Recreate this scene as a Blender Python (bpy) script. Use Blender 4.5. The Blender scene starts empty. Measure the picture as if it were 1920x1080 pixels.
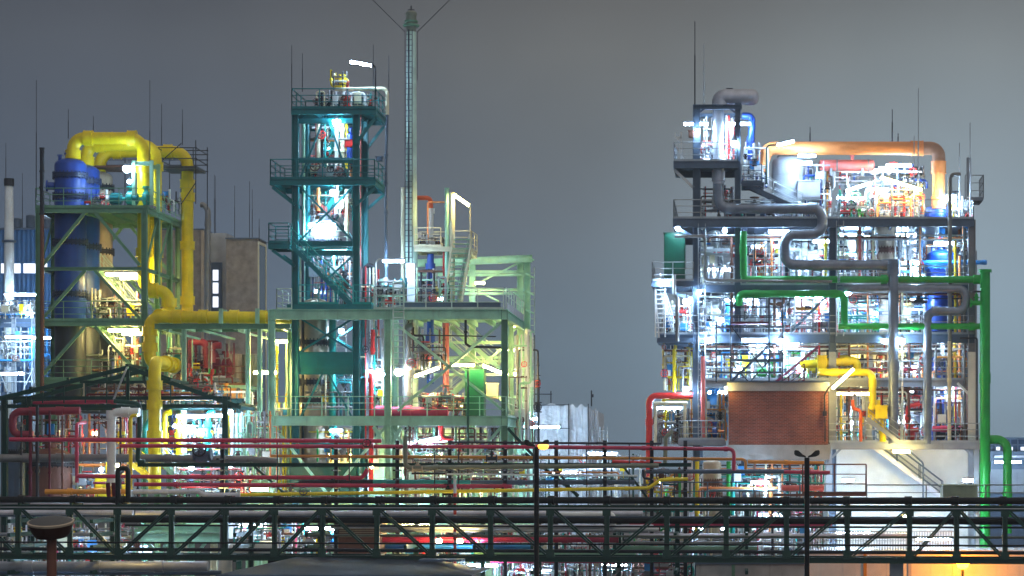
import bpy, math, random
from mathutils import Vector as V
# ------------------------------------------------------------------ helpers
scene = bpy.context.scene
COL = scene.collection
F, VX, VY, CZ = 4500.0, 1400.0, 900.0, 9.0     # focal length and vanishing point of the plant grid (pixels), eye height (m)

def wx(px, Y): return (px - VX) * Y / F
def wz(py, Y): return CZ + (VY - py) * Y / F
def W(px, py, Y, R=None):
    R = R or Y
    return V((wx(px, R), Y, wz(py, R)))

class MB:
    """collects boxes, bars, tubes and lathes; build() links them as ONE mesh object"""
    def __init__(s): s.v = []; s.f = []; s.anysmooth = False
    def _add(s, vs, fs):
        o = len(s.v); s.v += [tuple(a) for a in vs]; s.f += [tuple(i + o for i in q) for q in fs]
        return s
    def box(s, x0, x1, y0, y1, z0, z1):
        x0, x1 = min(x0, x1), max(x0, x1); y0, y1 = min(y0, y1), max(y0, y1); z0, z1 = min(z0, z1), max(z0, z1)
        return s._add([(x0,y0,z0),(x1,y0,z0),(x1,y1,z0),(x0,y1,z0),(x0,y0,z1),(x1,y0,z1),(x1,y1,z1),(x0,y1,z1)],
                      [(0,3,2,1),(4,5,6,7),(0,1,5,4),(1,2,6,5),(2,3,7,6),(3,0,4,7)])
    def pbox(s, px0, px1, py0, py1, Y, d, R=None):
        R = R or Y
        return s.box(wx(px0,R), wx(px1,R), Y, Y + d, wz(py1,R), wz(py0,R))
    def bar(s, p, q, w, h=None):
        p, q = V(p), V(q); h = h or w
        t = (q - p); L = t.length
        if L < 1e-6: return s
        t /= L
        up = V((0,0,1)) if abs(t.z) < 0.95 else V((0,1,0))
        a = t.cross(up).normalized(); b = a.cross(t)
        a *= w/2; b *= h/2
        return s._add([p-a-b,p+a-b,p+a+b,p-a+b,q-a-b,q+a-b,q+a+b,q-a+b],
                      [(0,1,2,3),(7,6,5,4),(0,4,5,1),(1,5,6,2),(2,6,7,3),(3,7,4,0)])
    def hcol(s, x, y, z0, z1, w=0.34, t=0.035):
        """H section column: two flanges and a web"""
        s.box(x-w/2, x-w/2+t, y, y+w, z0, z1); s.box(x+w/2-t, x+w/2, y, y+w, z0, z1)
        return s.box(x-w/2+t, x+w/2-t, y+w*0.45, y+w*0.55, z0, z1)
    def ibeam(s, p, q, h=0.3, w=0.18, t=0.03):
        """I section beam along x or y: flanges top and bottom, web between; p, q on the top centreline"""
        p, q = V(p), V(q)
        for z, hh, ww in ((-t/2, t, w), (-h+t/2, t, w), (-h/2, h-2*t, t*1.2)):
            s.bar(p+V((0,0,z)), q+V((0,0,z)), ww, hh)
        return s
    def tube(s, pts, r, bend=None, seg=12, cap=True):
        pts = [V(p) for p in pts]; s.anysmooth = True
        if bend is None: bend = r * 2.6
        path = [pts[0]]
        for i in range(1, len(pts)-1):
            a, b, c = pts[i-1], pts[i], pts[i+1]
            u = (a-b); w = (c-b); lu, lw = u.length, w.length
            if lu < 1e-6 or lw < 1e-6: continue
            u /= lu; w /= lw
            ang = u.angle(w)
            if ang > 3.05 or bend <= 0: path.append(b); continue
            d = min(bend / math.tan(ang/2), lu*0.49, lw*0.49)
            p0, p1 = b + u*d, b + w*d
            n = max(3, int((math.pi-ang)/0.26)) if r > 0.12 else 4
            for k in range(n+1):
                f = k/n
                path.append(p0*(1-f)**2 + b*2*f*(1-f) + p1*f*f) if ang < 0.5 else path.append(arc(p0, b, p1, u, w, d, ang, f))
        path.append(pts[-1])
        rings = []; n0 = None
        for i, p in enumerate(path):
            t = (path[min(i+1,len(path)-1)] - path[max(i-1,0)])
            if t.length < 1e-9: t = V((0,0,1))
            t.normalize()
            if n0 is None:
                n0 = t.cross(V((0,0,1)) if abs(t.z) < 0.9 else V((0,1,0))).normalized()
            else:
                n0 = (n0 - t*n0.dot(t))
                n0 = n0.normalized() if n0.length > 1e-6 else t.cross(V((1,0,0))).normalized()
            b = t.cross(n0)
            rings.append([p + (n0*math.cos(2*math.pi*k/seg) + b*math.sin(2*math.pi*k/seg))*r for k in range(seg)])
        vs = [q for rg in rings for q in rg]; fs = []
        for i in range(len(rings)-1):
            for k in range(seg):
                k2 = (k+1) % seg
                fs.append((i*seg+k, i*seg+k2, (i+1)*seg+k2, (i+1)*seg+k))
        if cap:
            fs.append(tuple(range(seg))[::-1]); fs.append(tuple((len(rings)-1)*seg+k for k in range(seg)))
        return s._add(vs, fs)
    def cyl(s, p, q, r, seg=12): return s.tube([p, q], r, 0, seg)
    def lathe(s, c, prof, seg=20, axis='z'):
        """prof: list of (radius, height) from the bottom up"""
        s.anysmooth = True
        c = V(c); vs = []; fs = []
        for r, h in prof:
            for k in range(seg):
                a = 2*math.pi*k/seg; x, y = r*math.cos(a), r*math.sin(a)
                vs.append(c + (V((x,y,h)) if axis == 'z' else V((h,x,y)) if axis == 'x' else V((y,h,x))))
        n = len(prof)
        for i in range(n-1):
            for k in range(seg):
                k2 = (k+1) % seg
                fs.append((i*seg+k, i*seg+k2, (i+1)*seg+k2, (i+1)*seg+k))
        fs.append(tuple(range(seg))[::-1]); fs.append(tuple((n-1)*seg+k for k in range(seg)))
        return s._add(vs, fs)
    def torus(s, c, axis, R, r, seg=14, sg=6):
        s.anysmooth = True
        c = V(c); ax = V(axis).normalized()
        a = ax.cross(V((0,0,1)) if abs(ax.z) < 0.9 else V((1,0,0))).normalized(); b = ax.cross(a)
        vs = []; fs = []
        for i in range(seg):
            t = 2*math.pi*i/seg; d = a*math.cos(t) + b*math.sin(t)
            for j in range(sg):
                u = 2*math.pi*j/sg
                vs.append(c + d*(R + r*math.cos(u)) + ax*r*math.sin(u))
        for i in range(seg):
            for j in range(sg):
                fs.append((i*sg+j, ((i+1)%seg)*sg+j, ((i+1)%seg)*sg+(j+1)%sg, i*sg+(j+1)%sg))
        return s._add(vs, fs)
    def build(s, name, m, parent=None):
        me = bpy.data.meshes.new(name)
        if parent is not None: off = parent_loc(parent)
        else:
            xs = [v[0] for v in s.v]; ys = [v[1] for v in s.v]; zs = [v[2] for v in s.v]
            off = V(((min(xs)+max(xs))/2, (min(ys)+max(ys))/2, min(zs)))
        me.from_pydata([(v[0]-off.x, v[1]-off.y, v[2]-off.z) for v in s.v], [], s.f)
        me.materials.append(m)
        if s.anysmooth:
            me.polygons.foreach_set('use_smooth', [True]*len(me.polygons))
            me.set_sharp_from_angle(angle=0.7)
        o = bpy.data.objects.new(name, me); COL.objects.link(o)
        if parent is not None: o.parent = parent
        else: o.location = off
        return o

def arc(p0, b, p1, u, w, d, ang, f):
    # point on the true circular fillet between p0 and p1 around corner b
    R = d * math.tan(ang/2)
    bis = (u + w).normalized(); c = b + bis * (R / math.sin(ang/2))
    v0 = p0 - c; v1 = p1 - c
    th = math.pi - ang
    s = math.sin(th)
    if s < 1e-6: return p0.lerp(p1, f)
    return c + v0*(math.sin((1-f)*th)/s) + v1*(math.sin(f*th)/s)

def parent_loc(o):
    l = V(o.location)
    while o.parent: o = o.parent; l += V(o.location)
    return l

LABELS = {}
def tag(o, label, cat, group=None):
    o['label'] = label; o['category'] = cat
    if group: o['group'] = group
    LABELS.setdefault(label, []).append(o.name)
    return o
def thing(name, label, cat, loc, group=None):
    o = bpy.data.objects.new(name, None); COL.objects.link(o); o.location = V(loc); o.empty_display_size = 0.2
    return tag(o, label, cat, group)
def structure(o): o['kind'] = 'structure'; return o
def dup(root, loc, rot=None, label=None, group=None):
    r = root.copy(); COL.objects.link(r); r.location = V(loc)
    if rot is not None: r.rotation_euler = rot
    if label: tag(r, label, r['category'], group or r.get('group'))
    for ch in list(root.children):
        c = ch.copy(); COL.objects.link(c); c.parent = r
        for g in ch.children:
            d = g.copy(); COL.objects.link(d); d.parent = c
    return r

# ------------------------------------------------------------------ materials
def mat(name, col, rough=0.5, metal=0.0, var=0.25, rust=0.0, scale=1.3, bump=0.0, rustcol=(0.10,0.035,0.015), dirt=0.35):
    m = bpy.data.materials.new(name); m.use_nodes = True
    nt = m.node_tree; N = nt.nodes; L = nt.links
    b = N['Principled BSDF']; b.inputs['Roughness'].default_value = rough; b.inputs['Metallic'].default_value = metal
    tc = N.new('ShaderNodeTexCoord')
    n1 = N.new('ShaderNodeTexNoise'); n1.inputs['Scale'].default_value = scale; n1.inputs['Detail'].default_value = 5
    L.new(tc.outputs['Object'], n1.inputs['Vector'])
    r1 = N.new('ShaderNodeMapRange'); r1.inputs['From Min'].default_value = 0.3; r1.inputs['From Max'].default_value = 0.7
    r1.inputs['To Min'].default_value = 1-var; r1.inputs['To Max'].default_value = 1+var*0.35
    L.new(n1.outputs['Fac'], r1.inputs['Value'])
    mx = N.new('ShaderNodeMix'); mx.data_type = 'RGBA'; mx.blend_type = 'MULTIPLY'; mx.inputs['Factor'].default_value = 1
    mx.inputs['A'].default_value = (*col, 1); L.new(r1.outputs['Result'], mx.inputs['B'])
    out = mx.outputs['Result']
    # runs of dirt and rust: noise stretched along the vertical
    mp = N.new('ShaderNodeMapping'); mp.inputs['Scale'].default_value = (5, 5, 0.45); L.new(tc.outputs['Object'], mp.inputs['Vector'])
    n2 = N.new('ShaderNodeTexNoise'); n2.inputs['Scale'].default_value = 1.1; n2.inputs['Detail'].default_value = 6; L.new(mp.outputs['Vector'], n2.inputs['Vector'])
    r2 = N.new('ShaderNodeMapRange'); r2.inputs['From Min'].default_value = 0.62 - rust*0.2; r2.inputs['From Max'].default_value = 0.75 - rust*0.15
    r2.inputs['To Max'].default_value = max(rust, dirt*0.6); L.new(n2.outputs['Fac'], r2.inputs['Value'])
    m2 = N.new('ShaderNodeMix'); m2.data_type = 'RGBA'; L.new(r2.outputs['Result'], m2.inputs['Factor'])
    L.new(out, m2.inputs['A']); m2.inputs['B'].default_value = (*(rustcol if rust > 0.05 else tuple(c*0.45 for c in col)), 1)
    L.new(m2.outputs['Result'], b.inputs['Base Color'])
    rr = N.new('ShaderNodeMapRange'); rr.inputs['To Min'].default_value = max(0.05, rough-0.12); rr.inputs['To Max'].default_value = min(1, rough+0.2)
    L.new(n1.outputs['Fac'], rr.inputs['Value']); L.new(rr.outputs['Result'], b.inputs['Roughness'])
    if bump:
        bp = N.new('ShaderNodeBump'); bp.inputs['Strength'].default_value = bump; bp.inputs['Distance'].default_value = 0.03
        n3 = N.new('ShaderNodeTexNoise'); n3.inputs['Scale'].default_value = 14; n3.inputs['Detail'].default_value = 3; L.new(tc.outputs['Object'], n3.inputs['Vector'])
        L.new(n3.outputs['Fac'], bp.inputs['Height']); L.new(bp.outputs['Normal'], b.inputs['Normal'])
    return m
def emit(name, col, strength):
    m = bpy.data.materials.new(name); m.use_nodes = True; N = m.node_tree.nodes
    b = N['Principled BSDF']; b.inputs['Base Color'].default_value = (0.8,0.8,0.8,1)
    b.inputs['Emission Color'].default_value = (*col,1); b.inputs['Emission Strength'].default_value = strength
    return m
M = {}
M['teal']   = mat('teal_paint', (0.005,0.19,0.205), 0.4, rust=0.06)
M['tealb']  = mat('bright_teal_paint', (0.01,0.36,0.31), 0.4)
M['pgreen'] = mat('pale_green_paint', (0.40,0.70,0.50), 0.45, rust=0.08)
M['mgreen'] = mat('mid_green_paint', (0.16,0.34,0.21), 0.45, rust=0.10)
M['dgreen'] = mat('dark_green_paint', (0.012,0.055,0.045), 0.45, rust=0.05)
M['cabgreen'] = mat('cabinet_green_paint', (0.0,0.075,0.04), 0.35, var=0.15)
M['yellow'] = mat('yellow_paint', (0.93,0.68,0.006), 0.36, rust=0.10, var=0.2)
M['blue']   = mat('blue_paint', (0.010,0.062,0.36), 0.33, rust=0.07)
M['sky']    = mat('light_blue_paint', (0.03,0.28,0.72), 0.35, var=0.2)
M['slate']  = mat('slate_paint', (0.09,0.13,0.195), 0.42, rust=0.07)
M['grey']   = mat('grey_paint', (0.30,0.31,0.34), 0.45, rust=0.10)
M['crimson']= mat('crimson_paint', (0.58,0.028,0.09), 0.42, rust=0.05)
M['red']    = mat('red_paint', (0.72,0.025,0.02), 0.36, var=0.2)
M['pink']   = mat('faded_red_paint', (0.70,0.15,0.13), 0.45, var=0.2)
M['orange'] = mat('orange_paint', (0.95,0.33,0.10), 0.45, rust=0.03, var=0.12)
M['ochre']  = mat('ochre_paint', (0.72,0.29,0.03), 0.42, rust=0.05)
M['green']  = mat('grass_green_paint', (0.012,0.40,0.055), 0.32, var=0.28, rust=0.06)
M['silver'] = mat('aluminium_cladding', (0.56,0.56,0.62), 0.36, metal=0.4, var=0.3, bump=0.25)
M['steel']  = mat('weathered_steel', (0.24,0.23,0.22), 0.45, metal=0.5, rust=0.22, bump=0.15)
M['dsteel'] = mat('dark_steel', (0.035,0.035,0.045), 0.45, metal=0.2)
M['white']  = mat('white_paint', (0.80,0.80,0.78), 0.45, rust=0.05, var=0.15)
M['cream']  = mat('cream_paint', (0.78,0.70,0.48), 0.45, rust=0.10, var=0.18)
M['tan']    = mat('tan_insulation', (0.55,0.42,0.30), 0.6, rust=0.12)
M['brown']  = mat('rusty_brown', (0.17,0.062,0.04), 0.65, rust=0.25)
M['rail']   = mat('galvanised_rail', (0.42,0.44,0.46), 0.4, metal=0.4)
M['prail']  = mat('pale_rail_paint', (0.58,0.70,0.60), 0.42)
M['grate']  = mat('grating_steel', (0.12,0.13,0.14), 0.6, metal=0.3)
M['black']  = mat('black_iron', (0.012,0.011,0.012), 0.45)
M['maroon'] = mat('maroon_paint', (0.13,0.012,0.03), 0.45)
M['lilac']  = mat('pale_cladding', (0.62,0.60,0.66), 0.42, metal=0.3, bump=0.15)
M['olive']  = mat('olive_cladding', (0.22,0.23,0.17), 0.45, metal=0.3)
M['concrete'] = mat('pebbledash_concrete', (0.33,0.27,0.23), 0.9, var=0.35, scale=2.0, bump=0.8)
M['cement'] = mat('plain_concrete', (0.50,0.49,0.48), 0.85, rust=0.08, bump=0.3)
M['wallwhite'] = mat('white_wall_panels', (0.80,0.79,0.76), 0.6, var=0.12, dirt=0.25)
M['roof']   = mat('dark_roof_felt', (0.035,0.045,0.065), 0.55, var=0.4, bump=0.4)
M['glassb'] = mat('blue_glass', (0.03,0.06,0.12), 0.12, metal=0.0)
M['louver'] = mat('louver_green', (0.52,0.58,0.40), 0.5)
M['duct'] = mat('dull_duct_cladding', (0.24,0.27,0.33), 0.38, metal=0.45, var=0.35, bump=0.3)
M['vsteel'] = mat('dark_vessel_steel', (0.075,0.075,0.085), 0.33, metal=0.6, rust=0.12, bump=0.2)
M['dcrimson'] = mat('dark_crimson_paint', (0.26,0.012,0.035), 0.42, rust=0.06)
M['worn'] = mat('worn_orange_steel', (0.50,0.26,0.16), 0.5, rust=0.2, rustcol=(0.2,0.13,0.1))
M['mast'] = mat('pale_mast_paint', (0.62,0.80,0.68), 0.45)
M['navy'] = mat('navy_bolts', (0.006,0.02,0.08), 0.4)
for k in ('black','dsteel','maroon','dgreen'): M[k].node_tree.nodes['Principled BSDF'].inputs['Specular IOR Level'].default_value = 0.2

def brick_mat():
    m = bpy.data.materials.new('red_brickwork'); m.use_nodes = True; N = m.node_tree.nodes; L = m.node_tree.links
    b = N['Principled BSDF']; tc = N.new('ShaderNodeTexCoord'); mp = N.new('ShaderNodeMapping')
    mp.inputs['Rotation'].default_value = (math.radians(90),0,0); L.new(tc.outputs['Object'], mp.inputs['Vector'])
    br = N.new('ShaderNodeTexBrick'); L.new(mp.outputs['Vector'], br.inputs['Vector'])
    br.inputs['Color1'].default_value = (0.32,0.066,0.040,1); br.inputs['Color2'].default_value = (0.19,0.040,0.030,1); br.inputs['Mortar'].default_value = (0.34,0.20,0.16,1)
    br.inputs['Scale'].default_value = 1; br.inputs['Brick Width'].default_value = 0.25; br.inputs['Row Height'].default_value = 0.083; br.inputs['Mortar Size'].default_value = 0.011
    n = N.new('ShaderNodeTexNoise'); n.inputs['Scale'].default_value = 1.2; n.inputs['Detail'].default_value = 6; L.new(tc.outputs['Object'], n.inputs['Vector'])
    mr = N.new('ShaderNodeMapRange'); mr.inputs['To Min'].default_value = 0.5; mr.inputs['To Max'].default_value = 1.4; L.new(n.outputs['Fac'], mr.inputs['Value'])
    mx = N.new('ShaderNodeMix'); mx.data_type = 'RGBA'; mx.blend_type = 'MULTIPLY'; mx.inputs['Factor'].default_value = 1
    L.new(br.outputs['Color'], mx.inputs['A']); L.new(mr.outputs['Result'], mx.inputs['B']); L.new(mx.outputs['Result'], b.inputs['Base Color'])
    b.inputs['Roughness'].default_value = 0.85
    bp = N.new('ShaderNodeBump'); bp.inputs['Strength'].default_value = 0.5; bp.inputs['Distance'].default_value = 0.01
    L.new(br.outputs['Fac'], bp.inputs['Height']); bp.invert = True; L.new(bp.outputs['Normal'], b.inputs['Normal'])
    return m
M['brick'] = brick_mat()
def corr_mat(name, col, pitch=0.22):
    m = mat(name, col, 0.4, var=0.15, metal=0.2); N = m.node_tree.nodes; L = m.node_tree.links
    tc = N.new('ShaderNodeTexCoord'); w = N.new('ShaderNodeTexWave'); w.bands_direction = 'X'; w.inputs['Scale'].default_value = 0.314/pitch
    L.new(tc.outputs['Object'], w.inputs['Vector']); bp = N.new('ShaderNodeBump'); bp.inputs['Strength'].default_value = 1; bp.inputs['Distance'].default_value = 0.06
    L.new(w.outputs['Fac'], bp.inputs['Height']); L.new(bp.outputs['Normal'], N['Principled BSDF'].inputs['Normal'])
    return m
M['corr'] = corr_mat('blue_corrugated_sheet', (0.05,0.16,0.36), 0.35)
def tarp_mat():
    m = mat('white_tarpaulin', (0.72,0.72,0.76), 0.5, var=0.18, dirt=0.2); N = m.node_tree.nodes; L = m.node_tree.links
    tc = N.new('ShaderNodeTexCoord'); n = N.new('ShaderNodeTexNoise'); n.inputs['Scale'].default_value = 0.9; n.inputs['Detail'].default_value = 6; n.inputs['Distortion'].default_value = 1.6
    L.new(tc.outputs['Object'], n.inputs['Vector']); bp = N.new('ShaderNodeBump'); bp.inputs['Strength'].default_value = 0.9; bp.inputs['Distance'].default_value = 0.35
    L.new(n.outputs['Fac'], bp.inputs['Height']); L.new(bp.outputs['Normal'], N['Principled BSDF'].inputs['Normal'])
    return m
M['tarp'] = tarp_mat()
E = {'cool': emit('cool_white_tube', (0.46,0.72,1.0), 26), 'warm': emit('warm_white_tube', (1.0,0.78,0.25), 24),
     'sodium': emit('sodium_orange', (1.0,0.30,0.0014), 30), 'dim': emit('dim_orange', (1.0,0.36,0.02), 7), 'window': emit('lit_window', (0.85,0.90,1.0), 1.3)}
LIGHTCOL = {'cool': (0.74,0.87,1.0), 'warm': (1.0,0.86,0.55), 'sodium': (1.0,0.45,0.06)}

# ------------------------------------------------------------------ repeated constructions
def rail(mb, pts, h=1.1, r=0.028, step=1.5, mids=2, toe=True):
    pts = [V(p) for p in pts]; seg = 6; up = V((0,0,1))
    for k in range(mids+1):
        z = h*(1 - k/(mids+1))
        for a, b in zip(pts, pts[1:]): mb.cyl(a+up*z, b+up*z, r if k == 0 else r*0.75, seg)
    for a, b in zip(pts, pts[1:]):
        n = max(1, round((b-a).length/step))
        for i in range(n+1): p = a.lerp(b, i/n); mb.cyl(p, p+up*h, r, seg)
        if toe: mb.bar(a+up*0.06, b+up*0.06, 0.015, 0.12)
def stairs(parent, p0, p1, width, m, mrail, n=None, r=0.028):
    """open steel stair from p0 (top) to p1 (foot); the width runs along the depth"""
    p0, p1 = V(p0), V(p1); wv = V((0,width,0)); n = n or max(4, int(abs(p0.z-p1.z)/0.21))
    mb = MB()
    for o in (V((0,0,0)), wv): mb.bar(p0+o, p1+o, 0.05, 0.24)
    for i in range(1, n): p = p0.lerp(p1, i/n); mb.box(p.x-0.13, p.x+0.13, p.y+0.02, p.y+width-0.02, p.z-0.02, p.z+0.02)
    mb.build('staircase', m, parent)
    hr = MB(); up = V((0,0,1))
    for o in (V((0,0,0)), wv):
        for h in (1.0, 0.6, 0.3): hr.cyl(p0+o+up*h, p1+o+up*h, r if h == 1.0 else r*0.7, 6)
        k = max(2, int((p1-p0).length/1.3))
        for i in range(k+1): q = (p0+o).lerp(p1+o, i/k); hr.cyl(q, q+up, r, 6)
    hr.build('handrail', mrail, parent)
def ladder(mb, p, ztop, w=0.45, r=0.025, step=0.3, cage=False):
    p = V(p)
    for sx in (-w/2, w/2): mb.cyl(p+V((sx,0,0)), V((p.x+sx,p.y,ztop)), r*1.3, 6)
    z = p.z + step
    while z < ztop - 0.05: mb.cyl((p.x-w/2,p.y,z), (p.x+w/2,p.y,z), r, 5); z += step
    if cage:
        z = p.z + 2.2
        while z < ztop:
            for a in range(-3, 3): 
                t0, t1 = math.radians(a*45-0), math.radians((a+1)*45)
                mb.cyl((p.x+0.38*math.sin(t0), p.y-0.38-0.38*math.cos(t0), z), (p.x+0.38*math.sin(t1), p.y-0.38-0.38*math.cos(t1), z), 0.018, 4)
            z += 0.7
        for a in (-2,-1,0,1,2):
            t = math.radians(a*50); mb.cyl((p.x+0.38*math.sin(t), p.y-0.38-0.38*math.cos(t), p.z+2.2), (p.x+0.38*math.sin(t), p.y-0.38-0.38*math.cos(t), ztop), 0.014, 4)
def deckplate(mb, x0, x1, y0, y1, z, h=0.3, bars=True):
    """frame of I beams with thin grating on top; z = walking level"""
    mb.box(x0+0.05, x1-0.05, y0+0.05, y1-0.05, z-0.05, z-0.005)
    for y in (y0+0.1, y1-0.1): mb.ibeam((x0,y,z), (x1,y,z), h)
    for x in (x0+0.1, x1-0.1): mb.ibeam((x,y0+0.2,z-0.004), (x,y1-0.2,z-0.004), h-0.01)
    if bars:
        n = int((x1-x0)/1.6)
        for i in range(1, n+1):
            x = x0 + (x1-x0)*i/(n+1); mb.box(x-0.05, x+0.05, y0+0.2, y1-0.2, z-h*0.7, z-0.05)

def pipe(label, m, pts, r, bend=None, collars=(), cat='pipe', name='process_pipe', group=None, cm=None, cr=1.18, cl=None, seg=None, flanges=True, seams=0, foot=None):
    """one pipe run; collars = (segment index, fraction along it) get a sleeve or flange part"""
    pts = [V(p) for p in pts]
    low = min(pts, key=lambda p: p.z)
    t = thing(name, label, cat, (low.x, low.y, low.z), group)
    mb = MB(); mb.tube(pts, r, bend, seg or (16 if r > 0.2 else 10))
    if seams:
        for a, b in zip(pts, pts[1:]):
            L = (b-a).length; d = (b-a)/max(L,1e-6); n = int(L/seams)
            for i in range(1, n): c = a + d*(i*seams); mb.cyl(c-d*0.02, c+d*0.02, r*1.035, seg or 14)
    mb.build('pipe_run', m, t)
    for (i, f) in collars:
        a, b = pts[i], pts[i+1]; d = (b-a).normalized(); c = a.lerp(b, f); L = cl or r*0.9
        k = MB(); k.cyl(c-d*L, c+d*L, r*cr, 16)
        for s_ in (-1,1): k.cyl(c+d*L*s_*0.92, c+d*L*s_*1.03, r*(cr+0.07), 16)
        k.build('collar' if cr < 1.3 else 'flange', cm or m, t)
    return t

def vessel(label, shell, c, r, z0, z1, rings=(), name='process_vessel', m2=None, zsplit=None, nozzle=True, ringmat=None, head=0.45, legs=False, cat='vessel', group=None, seams=()):
    """upright vessel with dished ends; rings = heights of bolted flange rings"""
    x, y = c
    t = thing(name, label, cat, (x, y, z0), group)
    hh = r*head
    dome = [(r*math.cos(a), z1-hh+hh*math.sin(a)) for a in (0, 0.3, 0.6, 0.9, 1.2, 1.45)]
    low = zsplit if zsplit is not None else (z0 + (0.8 if legs else 0))
    bot = [(r*0.25, low), (r*0.7, low+hh*0.2), (r, low+hh*0.6)] if legs else [(r, low)]
    sb = MB().lathe((x,y,0), bot + dome, 26)
    for z in seams: sb.lathe((x,y,0), [(r*1.012,z-0.03),(r*1.012,z+0.03)], 26)
    sb.build('shell', shell, t)
    if zsplit is not None: MB().lathe((x,y,0), [(r*0.985,z0),(r*0.985,zsplit-0.004)], 26).build('skirt', m2 or shell, t)
    if legs:
        for a in (0.7, 2.3, 3.9, 5.5):
            px, py = x+r*0.8*math.cos(a), y+r*0.8*math.sin(a); MB().box(px-0.06,px+0.06,py-0.06,py+0.06,z0,low+hh*0.5).build('leg', m2 or M['grey'], t)
    for z in rings:
        k = MB(); k.lathe((x,y,0), [(r*1.0,z-0.14),(r*1.12,z-0.13),(r*1.12,z-0.02),(r*1.03,z-0.015),(r*1.03,z+0.015),(r*1.12,z+0.02),(r*1.12,z+0.13),(r*1.0,z+0.14)], 26)
        n = 26
        for i in range(n):
            a = 2*math.pi*i/n; bxp = (x+r*1.09*math.cos(a), y+r*1.09*math.sin(a)); k.cyl((*bxp,z-0.22), (*bxp,z+0.22), 0.035, 5)
        k.build('flange_ring', ringmat or M['dsteel'], t)
    if nozzle:
        k = MB(); k.cyl((x,y,z1-0.05), (x,y,z1+0.25), r*0.28, 14); k.cyl((x,y,z1+0.2), (x,y,z1+0.3), r*0.4, 14); k.build('nozzle', shell, t)
        k = MB(); k.cyl((x-r*0.6,y-r*0.3,z1-hh*0.6), (x-r*0.6,y-r*0.3,z1+0.12), 0.1, 10); k.cyl((x-r*0.6,y-r*0.3,z1+0.1), (x-r*0.6,y-r*0.3,z1+0.17), 0.16, 10); k.build('nozzle', shell, t)
    return t
def drum(label, shell, x0, x1, y, z, r, saddle='grey', name='horizontal_drum', cat='drum', group=None):
    t = thing(name, label, cat, ((x0+x1)/2, y, z-r-0.3), group); h = r*0.4
    prof = [(r*math.cos(a), x0+h-h*math.sin(a)) for a in (1.45,1.1,0.7,0.35,0)] + [(r*math.cos(a), x1-h+h*math.sin(a)) for a in (0,0.35,0.7,1.1,1.45)]
    MB().lathe((0,y,z), prof, 22, 'x').build('shell', shell, t)
    for f in (0.22, 0.78):
        xx = x0+(x1-x0)*f; MB().box(xx-0.08,xx+0.08,y-r*0.8,y+r*0.8,z-r-0.3,z-r*0.55).build('saddle', M[saddle], t)
        k = MB(); k.lathe((0,y,z), [(r*1.02,xx+0.3),(r*1.06,xx+0.3),(r*1.06,xx+0.4),(r*1.02,xx+0.4)], 22, 'x'); k.build('band', M['steel'], t)
    k = MB(); k.cyl((x0*0.4+x1*0.6,y,z+r*0.9),(x0*0.4+x1*0.6,y,z+r+0.25),0.1,10); k.cyl((x0*0.4+x1*0.6,y,z+r+0.2),(x0*0.4+x1*0.6,y,z+r+0.28),0.16,10); k.build('nozzle', shell, t)
    return t
def pump(label, m, x, y, z, s=1.0, mm=None, group='pumps among the pipework'):
    t = thing('pump', label, 'pump', (x,y,z), group)
    MB().box(x-0.7*s,x+0.7*s,y-0.3*s,y+0.3*s,z,z+0.12*s).build('base', M['grey'], t)
    k = MB(); k.lathe((0,y,z+0.45*s), [(0.1*s,x-0.65*s),(0.24*s,x-0.62*s),(0.26*s,x-0.1*s),(0.12*s,x-0.05*s)], 14, 'x')
    for i in range(10):
        a = i*0.628; k.bar((x-0.58*s,y+0.27*s*math.cos(a),z+0.45*s+0.27*s*math.sin(a)),(x-0.15*s,y+0.27*s*math.cos(a),z+0.45*s+0.27*s*math.sin(a)),0.02,0.03)
    k.build('motor', mm or m, t)
    k = MB(); k.cyl((x-0.1*s,y,z+0.45*s),(x+0.2*s,y,z+0.45*s),0.07*s,8); k.lathe((0,y,z+0.45*s), [(0.2*s,x+0.15*s),(0.34*s,x+0.2*s),(0.34*s,x+0.42*s),(0.15*s,x+0.5*s)], 16, 'x'); k.cyl((x+0.3*s,y,z+0.6*s),(x+0.3*s,y,z+1.0*s),0.1*s,10); k.cyl((x+0.3*s,y,z+0.95*s),(x+0.3*s,y,z+1.03*s),0.17*s,10)
    k.build('volute', m, t)
    return t
def cabinet(label, m, px0, px1, py0, py1, Y, d, R=None, name='equipment_cabinet', cat='cabinet', legs=0):
    R = R or Y
    x0, x1, z0, z1 = wx(px0,R), wx(px1,R), wz(py1,R), wz(py0,R)
    t = thing(name, label, cat, ((x0+x1)/2, Y+d/2, z0))
    MB().box(x0,x1,Y,Y+d,z0,z1).build('body', m, t)
    k = MB(); w = (x1-x0)
    k.box(x0+0.05,x0+w/2-0.015,Y-0.03,Y-0.003,z0+0.06,z1-0.06); k.box(x0+w/2+0.015,x1-0.05,Y-0.03,Y-0.003,z0+0.06,z1-0.06); k.build('door', m, t)
    MB().box(x0-0.04,x1+0.04,Y-0.06,Y+d+0.04,z1+0.002,z1+0.06).build('top_cover', m, t)
    return t

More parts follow.
